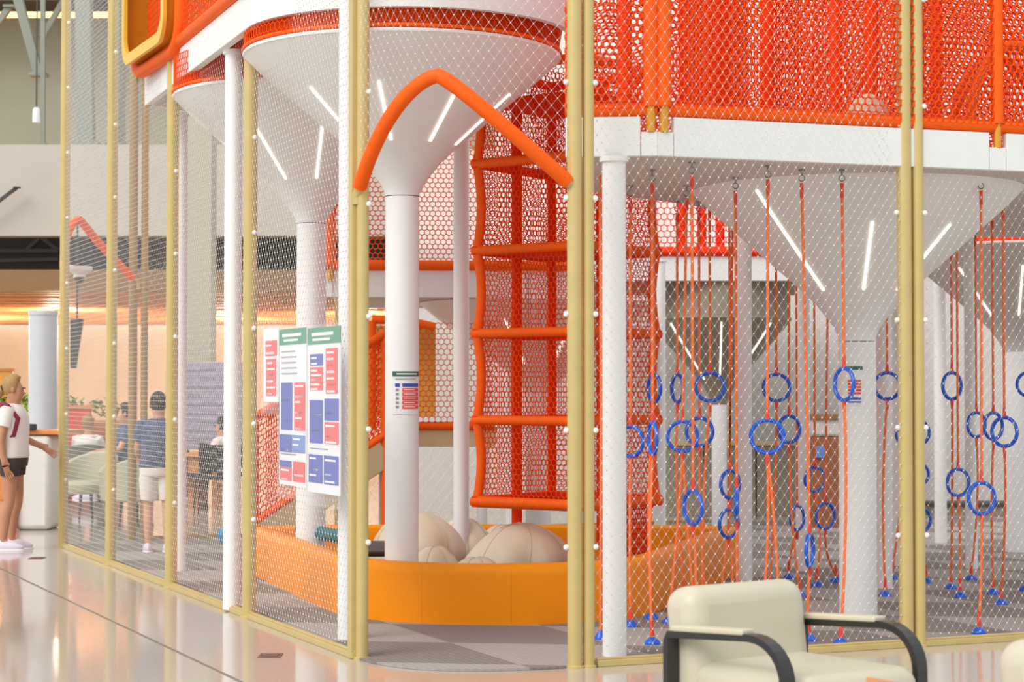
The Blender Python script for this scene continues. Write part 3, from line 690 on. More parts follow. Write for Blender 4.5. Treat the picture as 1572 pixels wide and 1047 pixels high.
# ---------------------------------------------------------------- soft pit
pit = thing('soft_pit', (-0.1, 14.0, 0), 'large rounded orange vinyl soft pit wall', 'soft pit')
cc = Vector((-0.12, 14.02, 0)); Rp = 1.22
la = math.radians(180 + 20); ra = math.radians(360 - 28)
path = [Vector((-2.25, 16.6, 0))]
arcp = [cc + Vector((math.cos(la + (ra - la) * i / 28), math.sin(la + (ra - la) * i / 28), 0)) * Rp for i in range(29)]
lft = [path[0].lerp(arcp[0], i / 4) for i in range(4)]
rend = Vector((1.95, 16.6, 0)); rgt = [arcp[-1].lerp(rend, i / 4) for i in range(1, 5)]
full = lft + arcp + rgt
def pit_panel(pts, t=pit):
    pr = [(0, 0.014), (0, 0.34), (0.012, 0.385), (0.04, 0.405), (0.12, 0.405), (0.15, 0.385), (0.16, 0.34), (0.16, 0.014)]
    n = len(pts); vs = []
    for i, p in enumerate(pts):
        a = pts[max(0, i - 1)]; b = pts[min(n - 1, i + 1)]; e = (b - a).normalized(); nn = Vector((-e.y, e.x, 0))
        q = p + e * (0.0006 if i == 0 else -0.0006 if i == n - 1 else 0)
        for (o_, z) in pr: vs.append(q + nn * o_ + UP * z)
    k = len(pr); fs = [tuple(range(k)), tuple(reversed(range((n - 1) * k, n * k)))]
    for i in range(n - 1):
        for j in range(k): fs.append((i * k + j, i * k + (j + 1) % k, (i + 1) * k + (j + 1) % k, (i + 1) * k + j))
    MB().add(vs, fs).build('wall_panel', pit_o, t, smooth=True)
for (a, b) in ((0, 2), (2, 4), (4, 14), (14, 20), (20, 32), (32, 34), (34, 36)): pit_panel(full[a:b + 1])
back = [rend, Vector((1.0, 16.75, 0)), Vector((-0.2, 16.8, 0)), Vector((-1.4, 16.75, 0)), Vector((-2.25, 16.6, 0))]
for a, b in zip(back, back[1:]): pit_panel([a, a.lerp(b, 0.5), b])
MB().prism([p + (cc + Vector((0, 0.8, 0)) - p).normalized() * 0.1 for p in full] + [b for b in back[1:-1]], 0.016, 0.05).build('pit_mat', dgrey, pit)

# ---------------------------------------------------------------- beanbags and rolls
def beanbag(x, ytop, Y, wpx, label, rot=0, hgt=None, tilt=0.0, mat_=bean):
    X = XY(x, Y); zt = at(x, ytop, Y).z; h = hgt or (zt - 0.05); rx = wpx / 2 * Y / F
    t = thing('bean_bag', (0, 0, 0), label, 'bean bag', 'beige bean bags in the pit')
    s0_ = x * 0.7
    def fn(q, th, ph):
        z = q[2]; s = math.sqrt(max(0, 1 - z * z))
        fl = 1 + 0.05 * math.cos(6 * th) * (1 - abs(z)) - 0.018 * abs(math.sin(3 * th)) ** 8 * 3 + 0.02 * math.sin(9 * th + 5 * ph)
        zz = z if z > 0 else z * 0.55
        pin = 1 - 0.16 * max(0, z) ** 3 + 0.05 * math.sin(2 * th + s0_) + 0.04 * math.sin(3 * ph + th + s0_); zz += 0.05 * math.sin(2 * th + 2.1 * s0_) * s
        return (q[0] * fl * pin + tilt * max(0, z), q[1] * fl * pin, zz - 0.06 * math.exp(-((1 - z) * 30)))
    hz = h / 1.55
    MB().ell((0, 0, hz * 0.55), (rx, rx * 0.95, hz), 48, 22, fn).build('body', mat_, t, smooth=True)
    for k in range(6):
        th = math.pi / 3 * k + math.pi / 6; pts = []
        for i in range(14):
            ph = -0.6 + (math.pi / 2 + 0.5) * i / 13; q = (math.cos(ph) * math.cos(th), math.cos(ph) * math.sin(th), math.sin(ph)); q = fn(q, th, ph)
            pts.append(Vector((q[0] * rx, q[1] * rx * 0.95, hz * 0.55 + q[2] * hz)) * 1.002)
        MB().tube(pts, 0.004, 5).build('seam', seam, t)
    t.location = (X, Y, 0.05); t.rotation_euler = (0, 0, rot); return t
beanbag(790, 800, 14.35, 172, 'big plump beige bean bag at the right of the pit', 0.3, tilt=0.14)
beanbag(640, 783, 15.0, 150, 'large beige bean bag behind the thick column', 0.9)
beanbag(712, 793, 15.75, 92, 'middle beige bean bag at the back of the pit', 0.2)
beanbag(668, 836, 13.75, 86, 'small beige bean bag right beside the thick column', 0.7)
beanbag(732, 853, 13.3, 100, 'flat beige bean bag at the front rim of the pit', 0.5)
beanbag(775, 803, 16.2, 80, 'small beige bean bag at the very back, behind the big one', 0.1)
def roll(a, b, r, m, name, label, cat):
    t = thing(name, tuple((a + b) / 2 - UP * r), label, cat)
    d = (b - a).normalized(); pts = [a - d * r * 0.0 + d * (b - a).length * i / 12 for i in range(13)]
    MB().tube(pts, [r * 0.8] + [r * (1 if i % 2 else 0.93) for i in range(11)] + [r * 0.8], 14).build('cover', m, t, smooth=True)
    for e in (a, b): MB().ell(e, (r * 0.55,) * 3, 10, 6).build('end_button', dgrey, t, smooth=True)
ra_ = at(460, 812, 15.6); rb_ = at(528, 825, 14.9); roll(ra_, rb_, 0.055, teal, 'bolster', 'teal ribbed bolster lying on the pit rim at left', 'bolster')
g = at(578, 838, 14.0); tg = thing('floor_cushion', (g.x, g.y, g.z - 0.06), 'flat dark grey cushion left of the thick column', 'cushion')
MB().ell((g.x, g.y, g.z - 0.02), (0.22, 0.25, 0.05), 24, 10, lambda q, th, ph: (abs(q[0]) ** 0.6 * (1 if q[0] > 0 else -1), abs(q[1]) ** 0.6 * (1 if q[1] > 0 else -1), q[2])).build('cover', dgrey, tg, smooth=True)
MB().torus((g.x, g.y, g.z - 0.02), 0.21, 0.006, Vector((1, 0, 0)), Vector((0, 1, 0)), 24, 5).build('piping', seam, tg)

# ---------------------------------------------------------------- net stair and low platform behind the pit
ns = thing('net_stair', (XY(480, 17.4), 17.4, 0), 'orange netted stair ramp with tan side boards behind the fence posters', 'stair')
s0 = at(392, 808, 17.2); s1 = at(592, 674, 17.6)
for k, dy in enumerate((0, 0.75)):
    a = s0 + Vector((0, dy, -0.12)); b = s1 + Vector((0, dy, -0.12))
    MB().bar(a, b, 0.05, 0.24).build('side_board', tan, ns, bevel=0.005)
    MB().tube([a + UP * 0.16, b + UP * 0.16], 0.035, 10).build('padded_rail', orange, ns, smooth=True)
    up = Vector((0, 0, 0.92)); MB().tube([a + UP * 0.16 + up, b + UP * 0.16 + up], 0.035, 10).build('padded_rail', orange, ns, smooth=True)
    U = (b - a).length; hexnet('side_net', quadP(a + UP * 0.18, b + UP * 0.18, a + UP * 0.18 + up, U, 0.9), U, 0.9, 0.055, 0.006, orange2 if k == 0 else rednet, ns)
for i in range(6):
    f = (i + 0.5) / 6; p = s0.lerp(s1, f); MB().box((p.x, p.y + 0.37, p.z - 0.03), (0.26, 0.66, 0.05)).build('step', sky_bl, ns, bevel=0.006)
for f in (0.0, 0.99):
    p = s0.lerp(s1, f); MB().tube([Vector((p.x, p.y, 0.02 if f == 0 else p.z - 0.9)), Vector((p.x, p.y, p.z + 0.98))], 0.03, 8).build('padded_post', orange, ns, smooth=True)
lp = thing('low_platform', (XY(660, 18), 18, 0), 'tan low platform with orange net wall behind the pit', 'platform')
pa = Vector((XY(586, 18.1), 18.1, 0)); pb = Vector((XY(760, 18.1), 18.1, 0)); zl0, zl1 = at(0, 686, 18.1).z, at(0, 660, 18.1).z
MB().box(((pa.x + pb.x) / 2, 18.6, (zl0 + zl1) / 2), (pb.x - pa.x, 1.0, zl1 - zl0)).build('platform_board', tan, lp, bevel=0.005)
pad_rail(lp, [pa + UP * (zl1 + 0.035), pb + UP * (zl1 + 0.035)], 0.04)
padpost(lp, Vector((XY(571, 18.05), 18.05, 0)), zl1, at(0, 492, 18).z, 0.04, False)
pad_rail(lp, [Vector((XY(571, 18.05), 18.05, at(0, 490, 18).z)), Vector((XY(625, 18.05), 18.05, at(0, 492, 18).z)), Vector((XY(668, 18.05), 18.05, at(0, 502, 18).z))], 0.04)
hexwall('enclosure_net', Vector((XY(571, 18.05), 18.05, 0)), pb, zl1, at(0, 492, 18).z, 0.055, 0.0045, orange2, lp)
MB().box(((XY(571, 19.2) + XY(668, 19.2)) / 2, 19.3, (zl1 + 2.3) / 2), (XY(668, 19.2) - XY(571, 19.2), 0.03, 0.9)).build('back_panel', doorm, lp)
for x in (590, 740):
    MB().tube([Vector((XY(x, 18.3), 18.3, 0.015)), Vector((XY(x, 18.3), 18.3, zl0))], 0.05, 12).build('leg', whiteg, lp, smooth=True)

# ---------------------------------------------------------------- yellow porthole
ph = thing('porthole_tube', tuple(at(240, 100, 15.9)), 'yellow rounded square porthole bulging out of the high deck', 'porthole')
pc0 = Vector((-2.71, 15.89, 0)) + d1 * 0.18; wv = 0.72; zb0, zb1 = 4.25, 5.35
def rsq(off, grow, n=6):
    pts = []; hw = wv + grow; hh = (zb1 - zb0) / 2 + grow; rr = 0.2 + grow * 0.6; zc = (zb0 + zb1) / 2
    for (sx_, sz, a0) in ((1, -1, -90), (1, 1, 0), (-1, 1, 90), (-1, -1, 180)):
        for i in range(n + 1):
            a = math.radians(a0 + 90 * i / n); pts.append(pc0 - d2 * off + d1 * (sx_ * (hw - rr) + rr * math.cos(a)) + UP * (zc + sz * (hh - rr) + rr * math.sin(a)))
    return pts
def rsq_shell(o0, o1, g0, g1, m, name):
    R = [rsq(o0, g0), rsq(o1, g0), rsq(o1, g1), rsq(o0, g1)]; n = len(R[0]); vs = sum(R, []); fs = []
    for j in range(4):
        for i in range(n): fs.append((j * n + i, j * n + (i + 1) % n, ((j + 1) % 4) * n + (i + 1) % n, ((j + 1) % 4) * n + i))
    return MB().add(vs, fs).build(name, m, ph, smooth=True)
rsq_shell(-0.3, 0.33, 0.0, -0.03, amber, 'tube_wall'); rsq_shell(0.33, 0.36, 0.012, -0.075, yellowf, 'front_frame')
MB().tube(rsq(0.23, 0.06), 0.055, 10, closed=True).build('padded_ring', orange, ph, smooth=True)
pane = rsq(0.1, -0.05); MB().add(pane, [tuple(range(len(pane)))]).build('pane', clearp, ph)

# ---------------------------------------------------------------- posters and signs
def panel_print(t, o_, ux, uz, nn, items, eps=0.004):
    """items: (u0,v0,u1,v1,material,name) in metres from top-left, v down"""
    for k, (u0, v0, u1, v1, mm, nm) in enumerate(items):
        MB().box(o_ + ux * ((u0 + u1) / 2) - uz * ((v0 + v1) / 2) + nn * (eps + 0.0006 * (k % 3)), (u1 - u0, 0.002, v1 - v0), (ux, nn, uz)).build(nm, mm, t)
def poster(tl, w, h, ux, nn, items, label, sleeve_=True):
    t = thing('poster', tuple(tl - UP * h), label, 'poster')
    MB().box(tl + ux * (w / 2) - UP * (h / 2), (w, 0.004, h), (ux, nn, UP)).build('sheet', p_white, t)
    if sleeve_: MB().box(tl + ux * (w / 2) - UP * (h / 2 + 0.03) + nn * 0.012, (w + 0.03, 0.002, h + 0.1), (ux, nn, UP)).build('clear_sleeve', clearp, t)
    panel_print(t, tl, ux, UP, nn, items); return t
nn = Vector((-d2.x, -d2.y, 0)); ux = d1.copy()
def lp_pt(tt, z): return P5 - d1 * tt - d2 * 0.03 + UP * z
def lines(u0, v0, u1, n, dv, mm, rnd, th=0.006):
    return [(u0, v0 + i * dv, u0 + (u1 - u0) * rnd.uniform(0.7, 1), v0 + i * dv + th, mm, 'text_line') for i in range(n)]
def block(u0, v0, u1, v1, base, rnd, n=5):
    it = [(u0, v0, u1, v1, base, 'colour_block')]
    for i in range(n):
        v = v0 + (v1 - v0) * (i + 0.5) / n; it.append((u0 + 0.02, v, u0 + (u1 - u0) * rnd.uniform(0.5, 0.92), v + 0.012, p_white, 'text_line'))
    return it
rn = random.Random(3)
it1 = [(0, 0, 0.57, 0.1, p_green, 'header')] + [(0.07, 0.03, 0.47, 0.05, p_white, 'text_line'), (0.1, 0.065, 0.4, 0.08, p_white, 'text_line')]
it1 += lines(0.05, 0.14, 0.42, 5, 0.035, p_grey, rn) + block(0.05, 0.34, 0.28, 0.64, p_blue, rn, 7) + block(0.33, 0.34, 0.55, 0.64, p_red, rn, 9)
it1 += block(0.02, 0.67, 0.27, 0.78, p_blue, rn, 3) + block(0.28, 0.67, 0.55, 0.78, p_lblue, rn, 3) + block(0.03, 0.92, 0.26, 0.98, p_lblue, rn, 1)
it1 = [i for i in it1 if i[3] < 0.8] + lines(0.04, 0.79, 0.4, 1, 0.03, p_grey, rn) + block(0.03, 0.835, 0.27, 0.875, p_blue, rn, 1) + block(0.03, 0.875, 0.27, 0.96, p_red, rn, 3) + block(0.31, 0.835, 0.55, 0.96, p_red, rn, 4)
poster(lp_pt(1.43, 1.935), 0.57, 0.99, ux, nn, it1, 'left tall rules poster with green header hanging on the fence')
it2 = [(0, 0, 0.63, 0.1, p_green, 'header'), (0.08, 0.03, 0.5, 0.05, p_white, 'text_line'), (0.1, 0.065, 0.44, 0.08, p_white, 'text_line')]
it2 += block(0.05, 0.16, 0.3, 0.23, p_blue, rn, 2) + block(0.05, 0.24, 0.3, 0.38, p_red, rn, 5) + block(0.36, 0.13, 0.58, 0.4, p_red, rn, 7) + block(0.05, 0.44, 0.3, 0.7, p_blue, rn, 8)
it2 += block(0.34, 0.43, 0.6, 0.56, p_blue, rn, 4) + block(0.34, 0.57, 0.6, 0.7, p_red, rn, 4) + lines(0.05, 0.73, 0.4, 1, 0.03, p_grey, rn) + block(0.03, 0.77, 0.3, 0.94, p_blue, rn, 5) + block(0.33, 0.77, 0.6, 0.94, p_blue, rn, 4)
poster(lp_pt(0.83, 1.925), 0.63, 1.0, ux, nn, it2, 'right tall rules poster with blue and red blocks beside the corner post')
it3 = block(0.05, 0.08, 0.3, 0.18, p_red, rn, 2) + block(0.07, 0.2, 0.29, 0.44, p_red, rn, 6)
poster(lp_pt(1.79, 1.95), 0.34, 0.48, ux, nn, it3, 'small red printed sheet left of the two tall posters')
def column_sign(x, Y, r, x0, x1, y0, y1, label, items):
    X = XY(x, Y); t = thing('column_sign', (X, Y, 0), label, 'sign'); sc = F / (Y - r)
    a0 = math.asin(max(-1, min(1, (x0 - x) / sc / r))); a1 = math.asin(max(-0.98, min(0.98, (x1 - x) / sc / r))); zt = at(x, y0, Y - r).z; zb = at(x, y1, Y - r).z
    def patch(u0, v0, u1, v1, mm, nm, e):
        n = 8; vs = []
        for i in range(n + 1):
            a = a0 + (a1 - a0) * (u0 + (u1 - u0) * i / n); d = Vector((math.sin(a), -math.cos(a), 0))
            for z in (zt + (zb - zt) * v0, zt + (zb - zt) * v1):
                for rr in (r + e, r + e + 0.0015): vs.append(Vector((X, Y, z)) + d * rr)
        fs = []
        for i in range(n):
            b = i * 4; fs += [(b + 1, b + 3, b + 7, b + 5), (b, b + 4, b + 6, b + 2), (b, b + 1, b + 5, b + 4), (b + 2, b + 6, b + 7, b + 3)]
        fs += [(0, 2, 3, 1), (n * 4, n * 4 + 1, n * 4 + 3, n * 4 + 2)]
        MB().add(vs, fs).build(nm, mm, t, smooth=False)
    patch(0, 0, 1, 1, p_white, 'sheet', 0.001)
    for (u0, v0, u1, v1, mm, nm) in items: patch(u0, v0, u1, v1, mm, nm, 0.003 if nm != 'text_line' else 0.005)
ci = [(0, 0, 1, 0.12, p_dgreen, 'header'), (0.15, 0.045, 0.85, 0.075, p_white, 'text_line'), (0.1, 0.17, 0.8, 0.185, p_grey, 'text_line'), (0.33, 0.28, 0.95, 0.36, p_blue, 'colour_block'), (0.1, 0.28, 0.25, 0.36, p_blue, 'icon')]
for i in range(5): ci += [(0.33, 0.39 + 0.1 * i, 0.95, 0.475 + 0.1 * i, p_red, 'colour_block'), (0.38, 0.42 + 0.1 * i, 0.75 + 0.03 * (i % 3), 0.437 + 0.1 * i, p_white, 'text_line'), (0.12, 0.4 + 0.1 * i, 0.22, 0.46 + 0.1 * i, p_grey, 'icon')]
column_sign(617, 13.3, 0.117, 604, 642.5, 570, 636, 'small printed rules sign on the thick column in the pit', ci)
ci2 = [(0, 0, 1, 0.1, p_dgreen, 'header')] + [(0.1, 0.35 + 0.08 * i, 0.9, 0.405 + 0.08 * i, p_red, 'colour_block') for i in range(5)] + [(0.1, 0.8, 0.9, 0.86, p_blue, 'colour_block'), (0.1, 0.9, 0.9, 0.94, p_blue, 'colour_block')]
column_sign(1316, 13.3, 0.129, 1296, 1319, 562, 622, 'small printed sign on the thick column behind a blue ring', ci2)

# ---------------------------------------------------------------- hanging rings
RR = 0.112
def ring_rope(x, y, hw, hh, anchors, label, xtop=None):
    Y = RR * F / hh; c = at(x, y, Y); ztop = ZR0
    t = thing('ring_rope', (c.x, c.y, 0), label, 'climbing ring', 'blue rings on orange ropes')
    ang = math.acos(max(0.0, min(1.0, hw / hh))) * (1 if (int(x) % 2) else -1)
    u = Vector((math.cos(ang), math.sin(ang), 0))
    MB().torus(c, RR - 0.013, 0.0135, u, UP, 32, 8).build('ring', blue, t, smooth=True)
    xt = XY(xtop, Y) if xtop else c.x; topp = Vector((xt, Y, ztop - 0.08)); rt = c + UP * (RR - 0.01); rbm = c - UP * (RR - 0.01)
    MB().tube([topp, topp.lerp(rt, 0.5), rt], 0.0092, 6).build('rope', rope, t, smooth=True)
    mb = MB(); mb.torus(topp + UP * 0.03, 0.018, 0.004, Vector((1, 0, 0)), UP, 12, 5); mb.build('hook', steel, t, smooth=True)
    mb = MB(); mb.lathe([(0.022, ztop - 0.006), (0.022, ztop), ], (xt, Y, 0), 10); mb.tube([Vector((xt, Y, ztop - 0.035)), Vector((xt, Y, ztop))], 0.006, 6); mb.build('eye_bolt', steel, t)
    MB().tube([topp, topp - UP * 0.09], [0.012, 0.011], 8).build('sleeve', sleeve, t, smooth=True)
    MB().tube([rt + UP * 0.0, rt + UP * 0.075], [0.014, 0.009], 8).build('sleeve', sleeve, t, smooth=True)
    MB().tube([rbm, rbm - UP * 0.075], [0.014, 0.009], 8).build('sleeve', sleeve, t, smooth=True)
    for (ax_, ay) in anchors:
        g = gnd(ax_, ay, 0.014) if ay else Vector((XY(ax_, Y), Y, 0.014))
        mid = rbm.lerp(g, 0.45) + Vector((random.uniform(-0.07, 0.07), 0, 0))
        pts = [rbm * (1 - s) ** 2 + mid * (2 * s * (1 - s)) + (g + UP * 0.06) * s * s for s in [i / 8 for i in range(9)]]
        MB().tube(pts, 0.0092, 6).build('rope', rope, t, smooth=True)
        MB().tube([g + UP * 0.05, g + UP * 0.14], [0.015, 0.009], 8).build('sleeve', sleeve, t, smooth=True)
        MB().lathe([(0.05, 0), (0.05, 0.01), (0.042, 0.024), (0.024, 0.036), (0.018, 0.042)], g, 14).build('floor_anchor', blue, t, smooth=True)
rings = [
 (1004.5, 596, 9, 24, [(1000, 950)], 'narrow-turned upper blue ring before the net tower edge', None),
 (1040, 596, 8, 24, [(1052, 0)], 'narrow-turned upper blue ring second from the net tower', None),
 (1090, 594, 24.2, 24.5, [(1078, 0)], 'upper blue ring seen full face in the left ring group', None),
 (1192, 595, 22.5, 23, [(1180, 0)], 'upper blue ring full face right of the slim white column', 1192),
 (968, 677.6, 20, 26, [(968, 962)], 'blue ring half hidden by the white column right of the entrance', None),
 (1002, 672.7, 5, 28, [(1001, 989)], 'edge-on blue ring before the net tower', None),
 (1048, 670, 25.5, 26, [(1027, 0), (1066, 0)], 'blue ring full face with two lower ropes, left ring group middle row', 1055),
 (1074, 663, 22, 24, [(1083, 0)], 'blue ring overlapping behind its left neighbour in the middle row', None),
 (1178, 670, 28, 28.5, [(1166, 0), (1196, 0)], 'largest blue ring full face right of the slim white column', 1180),
 (1211.6, 659, 20, 23, [(1226, 0)], 'blue ring overlapping right of the largest ring', None),
 (1121, 743.5, 18, 24, [(1105, 0)], 'blue ring before the slim white column, upper of two', None),
 (1131, 773.6, 4, 27, [(1131, 0)], 'edge-on blue ring touching the slim white column', 1130),
 (1119, 803.6, 18, 24, [(1119, 0)], 'lowest blue ring before the slim white column', 1126),
 (1064, 779, 13, 29, [(1063, 0)], 'half-turned low blue ring above the armchair back', 1063),
 (1223.7, 795, 14, 21, [(1210, 0)], 'low half-turned blue ring left of the brown cabinet', None),
 (1251, 736, 19, 21, [(1254, 900)], 'blue ring before the brown cabinet, upper one', None),
 (1267, 792, 18, 22, [(1283, 894)], 'blue ring before the brown cabinet, lower one', 1273),
 (1243, 845, 10, 28, [(1240, 0)], 'lowest half-turned blue ring above the armchair back right corner', 1232),
 (1296, 590, 12, 28, [(1291, 990)], 'half-turned blue ring before the sign on the thick column', 1294),
 (1362, 592.5, 20, 23, [(1359, 915)], 'upper blue ring between thick column and gold pair', None),
 (1394, 666, 19, 21, [(1370, 889)], 'blue ring showing left of the gold pair', None),
 (1408, 664, 19, 21.5, [(1420, 0)], 'blue ring showing right of the gold pair, middle height', None),
 (1408, 728, 19, 19.5, [(1400, 0)], 'blue ring mostly hidden by the gold pair, second lowest', None),
 (1413, 798, 19, 20.5, [(1412, 0)], 'blue ring mostly hidden by the gold pair, lowest', None),
 (1461.5, 592.5, 19, 23, [(1460, 904)], 'upper blue ring in the right ring group', None),
 (1499, 652, 18, 21, [(1491, 890)], 'leftmost of three overlapping blue rings at right', None),
 (1525, 654, 19, 23, [(1525, 912)], 'middle of three overlapping blue rings at right', None),
 (1542, 663, 17, 25, [(1537, 928)], 'rightmost of three overlapping blue rings at right', None),
 (1471, 740.6, 21, 23, [(1474, 917)], 'low blue ring in the right ring group, left one', None),
 (1507, 765, 25, 27, [(1503, 973)], 'low blue ring in the right ring group, nearest and largest there', 1508),
 (1580, 590, 19, 21, [(1574, 907)], 'blue ring cut by the right picture edge', None)]
for r_ in rings: ring_rope(*r_)
g = gnd(922, 981, 0.014); ta_ = thing('ring_rope', (g.x, g.y, 0), 'orange rope with blue floor anchor left of the wrapped white column', 'climbing rope')
MB().tube([Vector((g.x, g.y, 0.06)), Vector((g.x + 0.01, g.y + 0.1, 1.4)), Vector((g.x + 0.01, g.y + 0.2, ZR0))], 0.0092, 6).build('rope', rope, ta_, smooth=True)
MB().lathe([(0.044, 0), (0.044, 0.01), (0.022, 0.042), (0.016, 0.055)], g, 14).build('floor_anchor', blue, ta_, smooth=True)

# ---------------------------------------------------------------- armchairs, table
def armchair(label):
    t = thing('armchair', (0, 0, 0), label, 'armchair', 'cream leather armchairs')   # local: x right, y forward, origin floor centre
    def rbox(c, s, name, bev, mm=cream, tilt=0):
        ax = (Vector((1, 0, 0)), Vector((0, math.cos(tilt), math.sin(tilt))), Vector((0, -math.sin(tilt), math.cos(tilt))))
        o = MB().box(c, s, ax).build(name, mm, t, smooth=True, bevel=bev); o.modifiers['bevel'].segments = 6; return o
    rbox((0, 0.05, 0.455), (0.58, 0.62, 0.19), 'seat', 0.07)
    rbox((0, -0.29, 0.58), (0.60, 0.19, 0.47), 'backrest', 0.075, tilt=0.13)
    rbox((0, 0.0, 0.31), (0.56, 0.6, 0.05), 'seat_base', 0.01, blackm)
    for s in (-1, 1):
        x = 0.335 * s; pts = []
        prof = [(-0.30, 0.0), (-0.30, 0.625), (-0.29, 0.648), (0.12, 0.675)]
        for i in range(9):
            a = math.pi / 2 - math.pi / 2 * i / 8; prof.append((0.14 + 0.16 * math.cos(a), 0.525 + 0.15 * math.sin(a)))
        prof.append((0.31, 0.0)); mb = MB()
        vs = []
        n = len(prof)
        for i, (y, z) in enumerate(prof):
            a = Vector((0, *prof[max(0, i - 1)])); b = Vector((0, *prof[min(n - 1, i + 1)])); e = (b - a).normalized(); nrm = Vector((0, -e.z, e.y))
            p = Vector((x, y, z))
            for (sx_, sn) in ((-1, -1), (1, -1), (1, 1), (-1, 1)): vs.append(p + Vector((0.027 * sx_, 0, 0)) + nrm * (0.013 * sn))
        fs = [(0, 1, 2, 3), ((n - 1) * 4 + 3, (n - 1) * 4 + 2, (n - 1) * 4 + 1, (n - 1) * 4)]
        for i in range(n - 1):
            for k in range(4): fs.append((i * 4 + k, i * 4 + 4 + k, i * 4 + 4 + (k + 1) % 4, i * 4 + (k + 1) % 4))
        mb.add(vs, fs).build('arm_frame', blackm, t, bevel=0.004)
        rbox((x, -0.08, 0.682), (0.062, 0.38, 0.022), 'arm_pad', 0.008, tilt=0.056)
    return t
ch = armchair('cream leather armchair with black metal arms in the foreground')
fw = Vector((0.60, -0.80, 0)).normalized()
ch.location = (1.03, 7.15, 0.0); ch.rotation_euler = (0, 0, math.atan2(fw.y, fw.x) - math.pi / 2)
ch2 = ch.copy(); C.objects.link(ch2); ch2['label'] = 'cream armchair of which only one edge shows at the right picture border'
for k in list(ch.children):
    q = k.copy(); C.objects.link(q); q.parent = ch2
ch2.location = (1.88, 5.6, 0); ch2.rotation_euler = ch.rotation_euler
tcn = at(1330, 1038, 6.4); e1 = Vector((0.99, -0.12, 0)).normalized(); e2 = Vector((0.12, 0.99, 0)).normalized()
tcc = Vector((tcn.x, tcn.y, 0)) + e1 * 0.19 - e2 * 0.19
tb = thing('side_table', tuple(tcc), 'small wooden side table with only its corner showing at the bottom edge', 'side table')
MB().prism([(tcn.x, tcn.y), (tcn.x - 0.075, tcn.y - 0.38), (tcn.x + 0.1, tcn.y - 0.46), (tcn.x + 0.22, tcn.y - 0.36)], tcn.z - 0.03, tcn.z).build('table_top', wood2, tb, bevel=0.006)
for sx_ in (-1, 1):
    for sy_ in (-1, 1):
        p = tcc + Vector((-0.12, -0.04, 0)) + e1 * (0.05 * sx_) + e2 * (0.1 * sy_)
        MB().tube([p, p + UP * (tcn.z - 0.03)], 0.015, 8).build('leg', blackm, tb)

